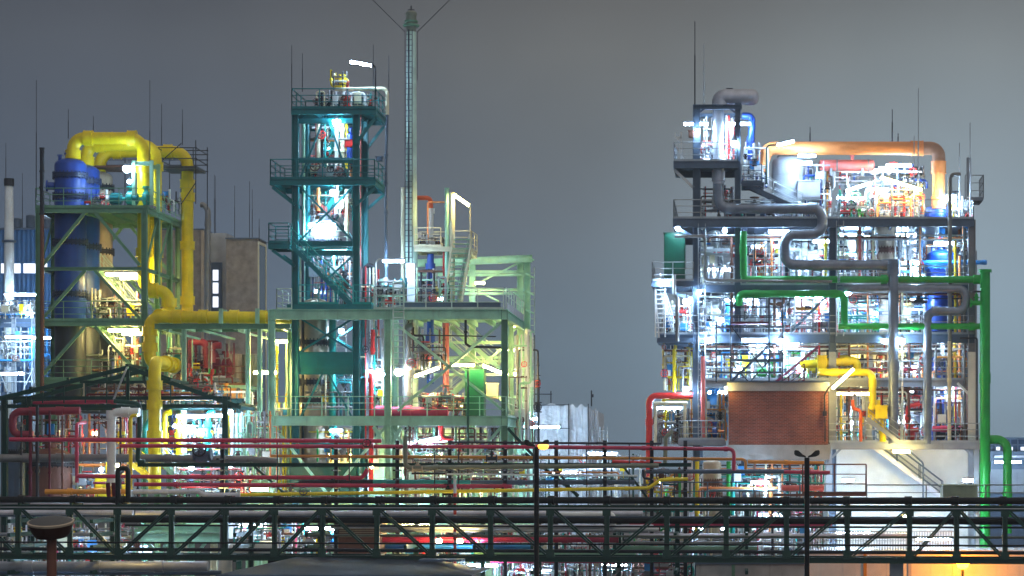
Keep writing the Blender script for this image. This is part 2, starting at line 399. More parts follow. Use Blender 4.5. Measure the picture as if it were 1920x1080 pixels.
# --- dense pipework: a welded manifold is one thing, its pipes, valves and boxes are parts
def add_valve(t, p, ax, s, m, mw, rnd):
    ax = V(ax).normalized(); k = MB()
    for a, b, ra in ((-0.22,-0.17,0.15),(0.17,0.22,0.15),(-0.17,0.17,0.085)): k.cyl(p+ax*a*s, p+ax*b*s, ra*s, 10)
    up = V((0,-1,0)) if abs(ax.z) > 0.7 else rnd.choice([V((0,0,1)), V((0,-1,0.3)).normalized()])
    k.cyl(p, p+up*0.3*s, 0.06*s, 8); k.cyl(p+up*0.16*s, p+up*0.2*s, 0.11*s, 8); k.cyl(p+up*0.28*s, p+up*0.4*s, 0.022*s, 6)
    v = k.build('valve', m, t)
    h = MB(); c = p+up*0.38*s; h.torus(c, up, 0.16*s, 0.022*s, 12, 5)
    a = up.cross(ax).normalized() if abs(up.dot(ax)) < 0.9 else V((1,0,0)); b = up.cross(a)
    for d in (a, b): h.bar(c-d*0.15*s, c+d*0.15*s, 0.025*s)
    h.build('handwheel', mw, v)
NEUTRAL = ['white','grey','steel','silver','dsteel','rail','lilac']
def manifold(label, seed, px0, px1, py0, py1, Y0, Y1, pal, n=12, nv=6, nb=2, rr=(0.022,0.075), R=None, vert=0.55, vpal=None, cat='pipework', name='pipe_manifold'):
    rnd = random.Random(seed); R = R or Y0; n = int(n*1.55); nv = int(nv*1.15)
    x0, x1, z0, z1 = wx(px0,R), wx(px1,R), wz(py1,R), wz(py0,R)
    t = thing(name, label, cat, ((x0+x1)/2, (Y0+Y1)/2, z0), 'pipe manifolds packed into the plant')
    vp = vpal or ['dsteel','brown','steel','dsteel','white','steel','slate','red','cream']
    spots = []
    H = z1-z0; Wd = x1-x0
    for i in range(n):
        r = rnd.uniform(*rr); y = rnd.uniform(Y0,Y1); m = M[rnd.choice(pal if rnd.random() < 0.62 else NEUTRAL)]; q = rnd.random()
        if q < vert:
            x = rnd.uniform(x0,x1)
            if rnd.random() < 0.62: pts = [(x,y,z0),(x,y,z1)]
            else:
                zm = rnd.uniform(z0+0.2*H,z1-0.2*H); xx = min(x1,max(x0,x+rnd.choice([-1,1])*rnd.uniform(0.3,1.0)))
                pts = [(x,y,z0),(x,y,zm),(xx,y,zm)] + ([(xx,y,z1)] if rnd.random()<0.6 else [(xx,y,zm-rnd.uniform(0.2,0.4)*H)])
        elif q < vert+0.36:
            z = rnd.uniform(z0+0.15*H,z1-0.05*H); xa = x0+rnd.uniform(0,0.12)*Wd; xb = x1-rnd.uniform(0,0.12)*Wd
            pts = [(xa,y,z),(xb,y,z)]
            if rnd.random() < 0.6: pts = pts + [(xb,y,z0 if rnd.random()<0.6 else z1)]
            if rnd.random() < 0.4: pts = [(xa,y,z0)] + pts
        else:
            xa = rnd.uniform(x0,x1-0.4*min(Wd,1.5)); xb = min(x1,xa+rnd.uniform(0.3,0.9)); zt = rnd.uniform(z0+0.35*H,z1)
            pts = [(xa,y,z0),(xa,y,zt),(xb,y,zt),(xb,y,z0+rnd.uniform(0,0.25)*H)]
        pts = [V(p) for p in pts if True]
        pts = [p for j, p in enumerate(pts) if j == 0 or (p-pts[j-1]).length > 0.05]
        if len(pts) < 2: continue
        mb = MB(); mb.tube(pts, r, min(0.3,r*2.5), 8)
        for a, b in zip(pts, pts[1:]):
            L = (b-a).length
            if L > 0.6:
                d = (b-a)/L
                for _ in range(rnd.randint(1,2)):
                    c = a + d*rnd.uniform(0.2,L-0.2); mb.cyl(c-d*0.035, c+d*0.035, r*1.75, 10)
                spots.append((a + d*rnd.uniform(0.25,L-0.25), d, r))
        mb.build('pipe', m, t)
    rnd.shuffle(spots)
    for p, d, r in spots[:nv]:
        add_valve(t, p, d, max(0.8,min(1.6,r/0.05))*rnd.uniform(0.85,1.2), M[rnd.choice(vp)], M[rnd.choice(['dsteel','dsteel','brown','steel','red'])], rnd)
    for i in range(nb):
        x = rnd.uniform(x0,max(x0,x1-0.4)); y = rnd.uniform(Y0,(Y0+Y1)/2); z = rnd.uniform(z0+0.2*H,z1-0.3*H); w, h = rnd.uniform(0.25,0.55), rnd.uniform(0.3,0.7)
        k = MB(); k.box(x,x+w,y-0.12,y,z,z+h); k.box(x+0.03,x+w-0.03,y-0.14,y-0.122,z+0.03,z+h-0.03); k.box(x+w*0.45,x+w*0.55,y-0.08,y-0.04,z-0.5,z-0.002); k.build('control_box', M[rnd.choice(['white','grey','cream','sky','yellow','white'])], t)
    return t
# ------------------------------------------------------------------ camera, sky, ground
cam = bpy.data.objects.new('camera', bpy.data.cameras.new('camera')); COL.objects.link(cam); scene.camera = cam
cam.location = (0,0,CZ); cam.rotation_euler = (math.radians(90),0,0)
cam.data.sensor_width = 36; cam.data.lens = F/1920*36
cam.data.shift_x = -(VX-960)/1920; cam.data.shift_y = (VY-540)/1920
cam.data.clip_start = 1; cam.data.clip_end = 6000
scene.render.resolution_x, scene.render.resolution_y = 1024, 576
scene.view_settings.view_transform = 'Standard'; scene.view_settings.look = 'None'; scene.view_settings.exposure = 0; scene.view_settings.gamma = 1

wd = bpy.data.worlds.new('World'); scene.world = wd; wd.use_nodes = True
N = wd.node_tree.nodes; L = wd.node_tree.links; bg = N['Background']
tc = N.new('ShaderNodeTexCoord'); sp = N.new('ShaderNodeSeparateXYZ'); L.new(tc.outputs['Generated'], sp.inputs['Vector'])
rp = N.new('ShaderNodeValToRGB'); L.new(sp.outputs['Z'], rp.inputs['Fac'])
el = rp.color_ramp.elements
el[0].position = 0.0; el[0].color = (0.15,0.235,0.325,1); el[1].position = 1.0; el[1].color = (0.33,0.315,0.29,1)
for p, c in ((0.044,(0.140,0.205,0.268,1)), (0.111,(0.150,0.182,0.214,1)), (0.175,(0.150,0.160,0.164,1)), (0.20,(0.122,0.126,0.128,1)), (0.30,(0.15,0.155,0.16,1)), (0.5,(0.30,0.285,0.265,1))):
    e = el.new(p); e.color = c
def node(tp, **kw):
    n = N.new(tp)
    for k, v in kw.items(): setattr(n, k, v)
    return n
def rng(sock, a0, a1, b0, b1):
    m = N.new('ShaderNodeMapRange'); m.interpolation_type = 'SMOOTHSTEP'
    for k, v in zip(('From Min','From Max','To Min','To Max'), (a0,a1,b0,b1)): m.inputs[k].default_value = v
    L.new(sock, m.inputs['Value']); return m.outputs['Result']
def mul(a, b):
    m = node('ShaderNodeMath', operation='MULTIPLY'); L.new(a, m.inputs[0]); L.new(b, m.inputs[1]); return m.outputs['Value']
ns = N.new('ShaderNodeTexNoise'); ns.inputs['Scale'].default_value = 6.0; ns.inputs['Detail'].default_value = 4; L.new(tc.outputs['Generated'], ns.inputs['Vector'])
# low cloud, thinner and darker to the west; sky overhead and behind the viewer is raised as added fill for the fronts
fac = mul(mul(rng(ns.outputs['Fac'], 0.25, 0.75, 0.88, 1.12), rng(sp.outputs['X'], -0.42, 0.08, 0.44, 1.14)), rng(sp.outputs['Y'], -0.6, 0.3, 2.2, 1.0))
mx = N.new('ShaderNodeMix'); mx.data_type = 'RGBA'; mx.blend_type = 'MULTIPLY'; mx.inputs['Factor'].default_value = 1
L.new(rp.outputs['Color'], mx.inputs['A']); L.new(fac, mx.inputs['B'])
# plant-lit mist put into the sky colour as a soft glow at the right
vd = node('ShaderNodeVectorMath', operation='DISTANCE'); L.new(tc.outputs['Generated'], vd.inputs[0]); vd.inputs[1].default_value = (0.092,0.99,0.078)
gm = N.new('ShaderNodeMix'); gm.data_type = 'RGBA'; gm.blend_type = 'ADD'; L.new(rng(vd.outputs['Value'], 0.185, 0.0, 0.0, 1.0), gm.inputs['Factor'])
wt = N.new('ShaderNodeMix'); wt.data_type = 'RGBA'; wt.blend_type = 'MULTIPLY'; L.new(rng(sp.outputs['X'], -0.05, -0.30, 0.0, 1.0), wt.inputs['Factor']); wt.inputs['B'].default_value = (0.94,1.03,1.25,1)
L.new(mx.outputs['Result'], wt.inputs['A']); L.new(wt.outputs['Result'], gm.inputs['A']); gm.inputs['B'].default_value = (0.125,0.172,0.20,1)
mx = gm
# last trace of dusk from the physical sky, far below the city glow in strength
st = N.new('ShaderNodeTexSky'); st.sky_type = 'NISHITA'; st.sun_disc = False; st.sun_elevation = math.radians(-4); st.sun_rotation = math.radians(200)
sm = N.new('ShaderNodeMix'); sm.data_type = 'RGBA'; sm.blend_type = 'ADD'; sm.inputs['Factor'].default_value = 0.02
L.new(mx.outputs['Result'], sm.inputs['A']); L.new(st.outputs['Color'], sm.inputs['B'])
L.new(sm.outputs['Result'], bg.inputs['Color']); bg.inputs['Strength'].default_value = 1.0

g = MB(); g.box(-700,700,-60,1500,-0.5,0); structure(g.build('ground', mat('works_yard_asphalt', (0.05,0.05,0.052), 0.9, var=0.4, bump=0.3)))

# ------------------------------------------------------------------ lamps (prototypes, copied later)
for k, v in (('cool', 380), ('warm', 290), ('sodium', 230), ('dim', 3.2)): E[k].node_tree.nodes['Principled BSDF'].inputs['Emission Strength'].default_value = v
E['coolspot'] = emit('cool_white_globe', (0.48,0.73,1.0), 520); E['warmspot'] = emit('warm_white_globe', (1.0,0.74,0.22), 320)
LG = 'lamps lighting the plant'
def proto_tube(kind):
    t = thing('tube_lamp', 'lamp', 'lamp', (0,0,-50), LG)
    k = MB(); k.box(-0.82,0.82,-0.09,0.11,-49.94,-49.86); k.box(-0.86,-0.80,-0.1,0.12,-50.08,-49.85); k.box(0.80,0.86,-0.1,0.12,-50.08,-49.85); k.build('housing', M['grey'], t)
    k = MB(); k.tube([(-0.79,0,-50.02),(0.79,0,-50.02)],0.07,0,7); k.build('tube', E[kind], t)
    return t
def proto_globe(kind):
    t = thing('globe_lamp', 'lamp', 'lamp', (0,0,-50), LG)
    k = MB(); k.cyl((0,0,-49.90),(0,0,-49.76),0.13,10); k.cyl((0,0,-49.76),(0,0,-49.6),0.03,6); k.torus((0,0,-50.0),(0,0,1),0.20,0.012,12,4); k.torus((0,0,-50.0),(0,1,0),0.20,0.012,12,4); k.build('guard', M['grey'], t)
    k = MB(); k.lathe((0,0,-50.02), [(0.05,-0.15),(0.13,-0.09),(0.16,0.0),(0.13,0.09),(0.06,0.12)], 9); k.build('globe', E[kind], t)
    return t
PROTO = {('t','cool'): proto_tube('cool'), ('t','warm'): proto_tube('warm'), ('g','cool'): proto_globe('coolspot'), ('g','warm'): proto_globe('warmspot')}
USED = set()
def lamp(sh, kind, px, py, Y, where, ang=0, ln=1.0, yaw=0):
    p = W(px,py,Y); root = PROTO[(sh,kind)]
    lab = ('bright ' if sh == 'g' else 'glowing ') + ('cool white ' if kind == 'cool' else 'warm yellow ') + ('tube lamp ' if sh == 't' else 'round lamp ') + where
    rot = (0, math.radians(ang), math.radians(yaw))
    if (sh,kind) in USED: o = dup(root, p, rot, lab)
    else:
        USED.add((sh,kind)); LABELS['lamp'].pop(); o = root; o.location = p; o.rotation_euler = rot; tag(o, lab, 'lamp', LG)
    o.scale = (ln, 1, 1) if sh == 't' else (ln,)*3
    return o
def post_for(parent_label, px, py0, py1, Y, armdx=0, m='dsteel', r=0.045):
    """bent lamp pole: from the foot (py1) up to py0 and over by armdx pixels"""
    pts = [W(px,py1,Y), W(px,py0,Y)] + ([W(px+armdx,py0,Y)] if armdx else [])
    mb = MB(); mb.tube(pts, r, 0.25, 8); mb.cyl(W(px,py1,Y), W(px,py1-2,Y), r*2, 8)
    return tag(mb.build('lamp_pole', M[m]), parent_label, 'pole', 'thin bent lamp poles')

# ------------------------------------------------------------------ LEFT UNIT: green steel frame with three blue vessels
R = 138.0; D4 = (138.0, 141.0, 144.0, 146.2)
xl, xr = wx(73,R), wx(271,R)
t = left = thing('steel_structure', 'mid green steel frame on the left carrying the blue vessels', 'steel frame', ((xl+xr)/2, 142, 0))
for y in D4:
    for x in (xl, xr): MB().hcol(x, y-0.16, 0, wz(392,R), 0.30).build('column', M['mgreen'], t)
for py, h in ((389,0.32),(501,0.2),(601,0.32),(711,0.28)):
    z = wz(py,R); k = MB()
    if py != 501: deckplate(k, xl-0.2, xr+0.2, D4[0]-0.12, D4[3]+0.2, z, h)
    else:
        for y in (D4[0]-0.05, D4[3]): k.ibeam((xl,y,z),(xr,y,z),h)
        for x in (xl,xr): k.ibeam((x,D4[0],z-0.004),(x,D4[3],z-0.004),h)
    k.build('deck' if py != 501 else 'tie_beam', M['mgreen'], t)
    if py != 501:
        k = MB(); y0, y1 = D4[0]-0.1, D4[3]+0.1; a, b = xl-0.15, xr+0.15
        rail(k, [(a,y1,z),(a,y0,z),(b,y0,z),(b,y1,z)]); k.build('railing', M['mgreen'], t)
for y, mname in ((138.0,'mgreen'),(146.2,'mgreen')):
    for py0, py1 in ((398,497),(507,597),(612,703)):
        for pxa, pxb in ((160,80),(178,262)): MB().bar(W(pxa,py0,y,R), W(pxb,py1,y,R), 0.15, 0.17).build('brace', M[mname], t)
for y0, y1 in ((138.2,141),(141,144)):
    for x in (xl,xr): MB().bar((x,y0,wz(500,R)),(x,y1,wz(398,R)),0.1).build('brace', M['mgreen'], t)
stairs(t, W(188,507,142.5), W(262,601,142.5), 0.8, M['pgreen'], M['prail'])
stairs(t, W(188,612,143), W(262,711,143), 0.8, M['pgreen'], M['prail'])
# pale posts of the upper pipe cage
for i, (px, Y) in enumerate(((251,138.8),(284,138.8),(251,140.4),(284,140.4))):
    MB().box(wx(px,138.8)-0.09, wx(px,138.8)+0.09, Y-0.09, Y+0.09, wz(389,R)+0.01, wz(301,138.8)).build('cage_post', M['pgreen'], t)
k = MB()
for Y in (138.8,140.4): k.ibeam(W(247,303,Y,138.8), W(288,303,Y,138.8), 0.22)
k.build('cage_beam', M['pgreen'], t)
vx = wx(132,139.9)
names = ('deep blue reactor vessel with bolted rings nearest the left corner','blue reactor vessel half hidden behind the foremost one','pinkish white topped vessel, rearmost of the three on the left frame')
for i in range(3):
    Y = 139.9 + 2.9*i
    o = vessel(names[i], M['blue'] if i < 2 else M['tan'], (vx, Y), 0.90, wz(770,139.9), wz(297,139.9), [wz(p,139.9) for p in (330,369,455,552)], m2=M['vsteel'], zsplit=wz(598,139.9), group='vessels in the left frame', ringmat=M['navy'] if i < 2 else None)
    k = MB(); k.tube([(vx+0.9,Y-0.2,wz(380,139.9)),(vx+1.3,Y-0.3,wz(380,139.9)),(vx+1.3,Y-0.3,wz(388,139.9))],0.07,0.15,8); k.build('branch_pipe', M['red'], o)
    k = MB(); k.cyl((vx-0.85,Y-0.3,wz(350,139.9)),(vx-1.25,Y-0.4,wz(350,139.9)),0.22,12); k.cyl((vx-1.2,Y-0.39,wz(350,139.9)),(vx-1.3,Y-0.41,wz(350,139.9)),0.33,14); k.build('manway', M['blue'], o)
# yellow overhead pipes
yr = 0.355; q = 139.9; YG = 'fat yellow pipes of the left unit'
pipe('foremost of the three yellow overhead pipes, looping down to the header', M['yellow'], [W(137,303,q),W(137,259,q),W(269,259,q),W(269,545,q),W(317,545,q),W(317,590,q),(wx(317,q),137.4,wz(596,q))], yr, 0.85, [(0,0.3),(1,0.22),(1,0.84),(2,0.2),(2,0.75),(3,0.4),(4,0.5)], group=YG, cr=1.25, cl=0.24, seams=1.15)
q2 = 142.8
pipe('middle of the three yellow overhead pipes with a dropping right leg', M['yellow'], [W(137,303,q2,q),W(137,259,q2,q),W(269,259,q2,q),W(269,535,q2,q)], yr, 0.85, [(0,0.3),(1,0.2),(2,0.15),(2,0.5),(2,0.75)], group=YG, cr=1.25, cl=0.24, seams=1.15)
q3 = 145.7
pipe('rearmost yellow overhead pipe with the tall free standing right leg', M['yellow'], [W(137,318,q3,q),W(137,259,q3,q),W(308,259,q3,q),W(308,575,q3,q),W(350,595,137.4)], yr, 0.85, [(1,0.2),(1,0.78),(2,0.2),(2,0.28),(2,0.58),(2,0.92)], group=YG, cr=1.25, cl=0.24, seams=1.15)
pipe('yellow header on the green pipe bridge, stepping down through the canopy', M['yellow'], [W(545,596,137.4),W(281,594,137.4),W(281,686,137.4),W(332,686,137.4),(wx(332,137.4),132.2,wz(686,137.4)),(wx(332,137.4),132.2,wz(925,132.2))], yr*0.97, 0.62, [(0,0.2),(0,0.4),(0,0.62),(0,0.8),(1,0.3),(1,0.62),(3,0.2),(3,0.5),(4,0.18),(4,0.33),(4,0.56)], group=YG, cr=1.25, cl=0.24, seams=1.15)
for px, lab in ((418,'pale green saddle post holding the yellow header near the concrete tower'),(486,'pale green saddle post holding the yellow header beside the centre frame')):
    k = MB(); x, z = wx(px,137.4), wz(596,137.4); zb = wz(606,136.4)+0.002; k.box(x-0.11,x+0.11,136.8,136.98,zb,z+0.5); k.box(x-0.11,x+0.11,137.8,137.98,zb,z+0.5); k.box(x-0.11,x+0.11,136.981,137.799,zb,z-0.35)
    tag(k.build('pipe_saddle', M['pgreen']), lab, 'saddle', 'pipe saddles')
# pipe bridge
t = thing('pipe_bridge', 'green steel pipe bridge under the yellow header', 'pipe bridge', W(400,625,137.5))
for Y in (136.4,139): 
    MB().ibeam(W(290,607,Y,136.4), W(545,607,Y,136.4), 0.3, 0.25).build('beam', M['mgreen'], t)
for px in (300,345,395,440,487,530): MB().box(wx(px,136.4)-0.1,wx(px,136.4)+0.1,136.55,138.9,wz(618,136.4),wz(608,136.4)).build('cross_beam', M['pgreen'], t)
for px in (465,487,345):
    MB().hcol(wx(px,136.4),136.3,0,wz(617,136.4),0.24).build('post', M['pgreen'], t)
for px in (315,380,445): MB().bar(W(px,620,136.6), W(px+60,636,138.8), 0.12).build('brace', M['pgreen'], t)
# dark vent pole, rods
def rod(px, py0, py1, Y, where, r=0.017, m='dsteel'):
    k = MB(); a, b = W(px,py1,Y), W(px,py0,Y); k.cyl(a, a.lerp(b,0.6), r*1.6, 5); k.cyl(a.lerp(b,0.6), b, r, 5)
    tag(k.build('lightning_rod', M[m]), 'thin lightning rod ' + where, 'rod', 'lightning rods above the plant')
k = MB(); k.cyl(W(79,400,137.5), W(79,278,137.5), 0.13, 12); k.cyl(W(79,280,137.5), W(79,277,137.5), 0.16, 12)
for z in (320,350,400): k.cyl(W(79,z+3,137.5), W(79,z,137.5), 0.17, 12)
t = thing('vent_pole', 'tall dark vent pole at the left corner of the green frame', 'vent pole', W(79,760,137.5)); k.build('upper_pole', M['dsteel'], t)
k = MB(); k.cyl(W(79,760,137.5), W(79,400.5,137.5), 0.115, 12); k.build('lower_pole', M['brown'], t)
rod(68,150,395,138.4,'at the outer left corner of the green frame'); rod(281,150,388,139,'rising through the yellow overhead pipes'); rod(128,205,260,146,'behind the bend of the yellow overhead pipe'); rod(175,218,260,146.5,'just above the yellow overhead pipes'); rod(303,195,300,146.5,'beside the yellow bend under the scaffold'); rod(342,205,272,146.8,'above the rightmost yellow bend')
# scaffolding around the yellow bends
t = thing('pipe_scaffold', 'grey tube scaffold round the high yellow bends', 'scaffold', W(330,390,146))
k = MB(); SR = 0.03
for Y in (144.3,147.4):
    for px in ((180,215,255,300,322,345,372) if Y > 145 else (300,372)): k.cyl(W(px,392 if px<300 else 385,Y,145), W(px,266 if px>300 else 282,Y,145), SR, 6)
    for py in ((272,280,290,300,312) if Y > 145 else (280,300,316)): k.cyl(W(176 if Y > 145 else 300,py,Y,145), W(374,py,Y,145), SR, 6)
for px in (300,372):
    for py in (280,300): k.cyl(W(px,py,144.3,145), W(px,py,147.4,145), SR, 6)
k.cyl(W(345,385,144.3,145), W(372,345,144.3,145), SR, 6); k.cyl(W(300,312,144.3,145), W(345,272,144.3,145), SR, 6)
k.build('tubes', M['dsteel'], t); MB().box(wx(308,145),wx(374,145),144.3,146.7,wz(319,145),wz(314,145)).build('platform', M['grate'], t); MB().box(wx(180,145),wx(250,145),144.3,146.7,wz(316,145),wz(313,145)).build('platform', M['brown'], t)
# green pumps on the upper deck
for i, (px, lab) in enumerate(((232,'green pump between the vessels and yellow legs on the top left deck'),(262,'green pump at the right edge of the top left deck'))):
    pump(lab, M['tealb'], wx(px,139), 139.0, wz(388,R)+0.02, 1.25, M['teal'])
lamp('g','cool',238,316,138.6,'over the green pumps on the top left deck',ln=1.25); lamp('t','warm',228,514,139.6,'under the upper tie beam of the left frame',ln=1.15); lamp('t','warm',244,521,141.5,'just behind the one under the left tie beam',ln=0.7)
lamp('t','warm',232,619,139.2,'under the middle deck of the left frame',ln=1.1); lamp('t','warm',250,626,141,'behind the one under the middle left deck',ln=0.8); lamp('g','warm',254,690,138.5,'beside the apex of the dark canopy',ln=0.6)
lamp('g','cool',243,340,141.3,'on the cage of the yellow legs',ln=0.7)
lamp('t','cool',150,395,143.4,'hidden behind the vessels under the top deck',yaw=90)
PB = ['brown','pink','cream','steel','white','brown']
manifold('brown and cream pipework around the vessels above the middle left deck', 11, 165, 262, 540, 601, 140.5, 144.5, PB, 16, 8, 2)
manifold('lit cream and red pipework under the middle left deck', 12, 195, 262, 630, 711, 139.5, 144.5, PB+['ochre','tealb'], 18, 9, 2)
manifold('small red and blue valves beside the top left vessels', 13, 160, 200, 355, 389, 139, 141, ['red','white','blue','steel'], 8, 5, 0)
manifold('white and steel pipework at the far corner of the top left deck', 14, 290, 335, 360, 400, 143, 146, ['white','steel','pgreen'], 8, 3, 1, R=145)
manifold('dark pipework between the left vessels and the canopy roof', 15, 110, 195, 655, 711, 141.5, 145, ['dsteel','steel','brown'], 8, 3, 1)
manifold('mixed pipework behind the lower yellow downpipe', 16, 300, 345, 630, 760, 141, 146, ['pgreen','cream','mgreen','brown','white','tealb'], 14, 6, 1)

# ------------------------------------------------------------------ far left: blue works hall with chimney
t = thing('corrugated_hall', 'blue corrugated works hall far behind the left frame', 'hall', (wx(30,185),188,0))
MB().pbox(-120,112,430,760,185,14).build('wall', M['corr'], t)
k = MB(); k.pbox(-120,113,427,430.5,184.8,14.5); k.build('roof_edge', M['slate'], t)
for px0, px1, py in ((-60,-5,498),(2,38,498),(44,88,498)): MB().pbox(px0,px1,py-4,py+14,184.93,0.065).build('window', E['window'], t)
for px in (24,49,70): pass
for (a, b, py), lab in zip(((24,41,411),(49,66,405),(80,95,412)), ('squat dark roof tank nearest the white chimney on the blue hall','taller dark roof tank in the middle of the blue hall roof','dark roof tank next to the green frame corner on the blue hall')):
    k = MB(); r = wx(b,186)-wx(a,186); k.lathe((wx((a+b)/2,187),187,0), [(r/2,wz(427,187)),(r/2,wz(py,187)),(r*0.35,wz(py-2,187))], 18); tag(k.build('roof_tank', M['slate']), lab, 'tank', 'tanks on the blue hall roof')
t = thing('chimney', 'slim white chimney with a dark cap at the far left', 'chimney', (wx(17,178),178,0))
k = MB(); k.lathe((wx(17,178),178,0), [(0.40,0),(0.36,wz(470,178)),(0.29,wz(348,178))], 18); k.build('shaft', M['white'], t)
k = MB(); k.lathe((wx(17,178),178,0), [(0.37,wz(349,178)),(0.37,wz(335,178))], 18); k.build('cap', M['dsteel'], t)
k = MB(); k.lathe((wx(17,178),178,0), [(0.36,wz(455,178)),(0.52,wz(454,178)),(0.52,wz(451,178)),(0.36,wz(450,178))], 18); k.build('collar', M['slate'], t)
rod(11,268,335,178,'above the white chimney at the far left'); rod(42,325,430,186,'on the roof of the blue hall'); rod(404,330,440,190,'left of the dark flue behind the left unit'); 
for i, (px, a, b, w) in enumerate(((402,328,438,'above the link block beside the dark flue'),(440,348,447,'over the pebbledash tower, left end of its roof'),(468,340,447,'over the pebbledash tower, taller one at its right end'),(473,355,447,'over the pebbledash tower, closest to its right edge'),(486,410,452,'at the glazed corner of the pebbledash tower'))): rod(px,a,b,172,w)
lamp('t','cool',40,552,176,'low on the front of the blue hall',ln=1.5); lamp('t','cool',36,631,172,'above the tank yard at the far left',ln=1.2); lamp('t','cool',80,633,172,'beside the left frame column in the far yard',ln=0.8); lamp('g','cool',52,586,174,'among the pale tanks of the far left yard')
lamp('t','cool',20,700,170,'behind the canopy eaves at the far left',ln=1.2)
t = thing('pipe_rack', 'pale blue lit pipe gantry in the far left yard', 'pipe rack', (wx(30,174),174,0))
for px in (-10,25,62): MB().hcol(wx(px,174),174,0,wz(595,174),0.3).build('column', M['grey'], t)
for py in (597,606,680,735): MB().ibeam(W(-40,py,174.2),W(75,py,174.2),0.3).build('beam', M['slate'], t)
k = MB()
for py in (651,664,700,716): k.cyl(W(-40,py,173.8),W(62,py,173.8),0.05,6)
for px in (0,14,30,46,60): k.cyl(W(px,760,173.8),W(px,640,173.8),0.05,6)
k.bar(W(0,700,173.7),W(20,745,173.7),0.06); k.bar(W(62,690,173.7),W(40,740,173.7),0.06); k.build('scaffold_tubes', M['rail'], t)
drum('white drum on the far left gantry', M['white'], wx(-15,175), wx(22,175), 175.2, wz(581,175), 0.42)
drum('white drum right of the other one on the far left gantry', M['white'], wx(26,175), wx(58,175), 175.2, wz(581,175), 0.42)
manifold('bluish lit pipework above the far left gantry', 21, -15, 62, 560, 596, 173.5, 176, ['white','grey','slate','sky'], 14, 5, 2)
manifold('bluish lit pipework below the far left gantry', 22, -15, 66, 612, 690, 173.5, 178, ['white','grey','slate','sky','lilac'], 18, 6, 4)

# ------------------------------------------------------------------ pebbledash building and flue behind the left unit
t = thing('concrete_tower', 'pebbledash concrete stair tower behind the yellow header', 'building', (wx(450,172),176,0))
MB().pbox(424,483,448,800,172,3).build('wall', M['concrete'], t)
MB().pbox(422.5,484.5,445.5,448,171.85,3.3).build('roof', M['slate'], t)
k = MB(); x = wx(483,172)
k.box(x+0.002,x+0.07,172.05,172.3,0,wz(452,172)); k.box(x+0.002,x+0.07,174.7,174.95,0,wz(452,172)); k.box(x+0.002,x+0.07,172.301,174.699,wz(457,172),wz(452,172)); k.build('window_frame', M['cream'], t)
MB().box(x+0.003,x+0.03,172.31,174.69,0,wz(457.3,172)).build('window', M['glassb'], t)
t = thing('link_building', 'grey link block with three bright windows beside the dark flue', 'building', (wx(405,176),178,0))
MB().pbox(380,424,437,800,175.5,6).build('wall', M['cement'], t)
MB().pbox(396,416,492,620,175.35,0.148).build('window_frame', M['slate'], t)
for py in (506,530,556): MB().pbox(399,409,py,py+20,175.28,0.068).build('window', E['window'], t)
t = thing('concrete_wing', 'brown concrete wing left of the dark flue', 'building', (wx(365,176),178,0))
MB().pbox(290,381,431,800,174,8).build('wall', M['concrete'], t); MB().pbox(290,382,428.5,431,173.9,8.2).build('roof', M['slate'], t)
MB().pbox(377,381.5,432,800,173.8,0.198).build('corner_trim', M['tan'], t)
pipe('dark flue pipe with a hooked top in front of the concrete wing', M['steel'], [W(388,640,170),W(390,395,170),W(382,384,170),W(376,384,170)], 0.2, 0.45, [(0,0.2),(0,0.6),(0,0.9)], name='flue', cat='flue')
# ------------------------------------------------------------------ dark canopy frame, front left
Yc0, Yc1 = 132.6, 136.2
t = thing('canopy_frame', 'dark green open gable canopy at the lower left', 'canopy', W(220,930,131))
for Y in (Yc0,Yc1):
    R_ = Yc0
    MB().bar(W(-12,750,Y,R_), W(238,690,Y,R_), 0.16, 0.24).build('rafter', M['dgreen'], t)
    MB().bar(W(242,690,Y,R_), W(452,764,Y,R_), 0.16, 0.24).build('rafter', M['dgreen'], t)
    MB().ibeam(W(-12,743,Y,R_), W(432,743,Y,R_), 0.2).build('tie_beam', M['dgreen'], t)
    MB().ibeam(W(4,758,Y,R_), W(444,758,Y,R_), 0.22).build('tie_beam', M['dgreen'], t)
    MB().ibeam(W(150,714,Y,R_), W(320,714,Y,R_), 0.14).build('collar_beam', M['dgreen'], t)
    for px in (8,54,240,422): MB().hcol(wx(px,R_), Y-0.1, 0 if px != 240 else wz(757,R_), wz(745 if px != 240 else 692,R_), 0.30 if px != 240 else 0.16).build('post', M['dgreen'], t)
    for px in (80,120,160,200,280,320,360,400):
        zr = 690 + abs(px-240)*0.26
        MB().bar(W(px,756,Y,R_), W(px,zr+3,Y,R_), 0.06).build('hanger', M['dgreen'], t)
for px, py in ((-8,747),(60,731),(130,714),(240,688),(320,716),(390,741),(448,761)): MB().box(wx(px,Yc0)-0.07,wx(px,Yc0)+0.07,Yc0-0.3,Yc1+0.4,wz(py,Yc0)+0.02,wz(py-5,Yc0)+0.02).build('purlin', M['dgreen'], t)
MB().bar(W(213,749,132.3), W(238,689,132.3), 0.09).build('bracing_rod', M['rail'], t)
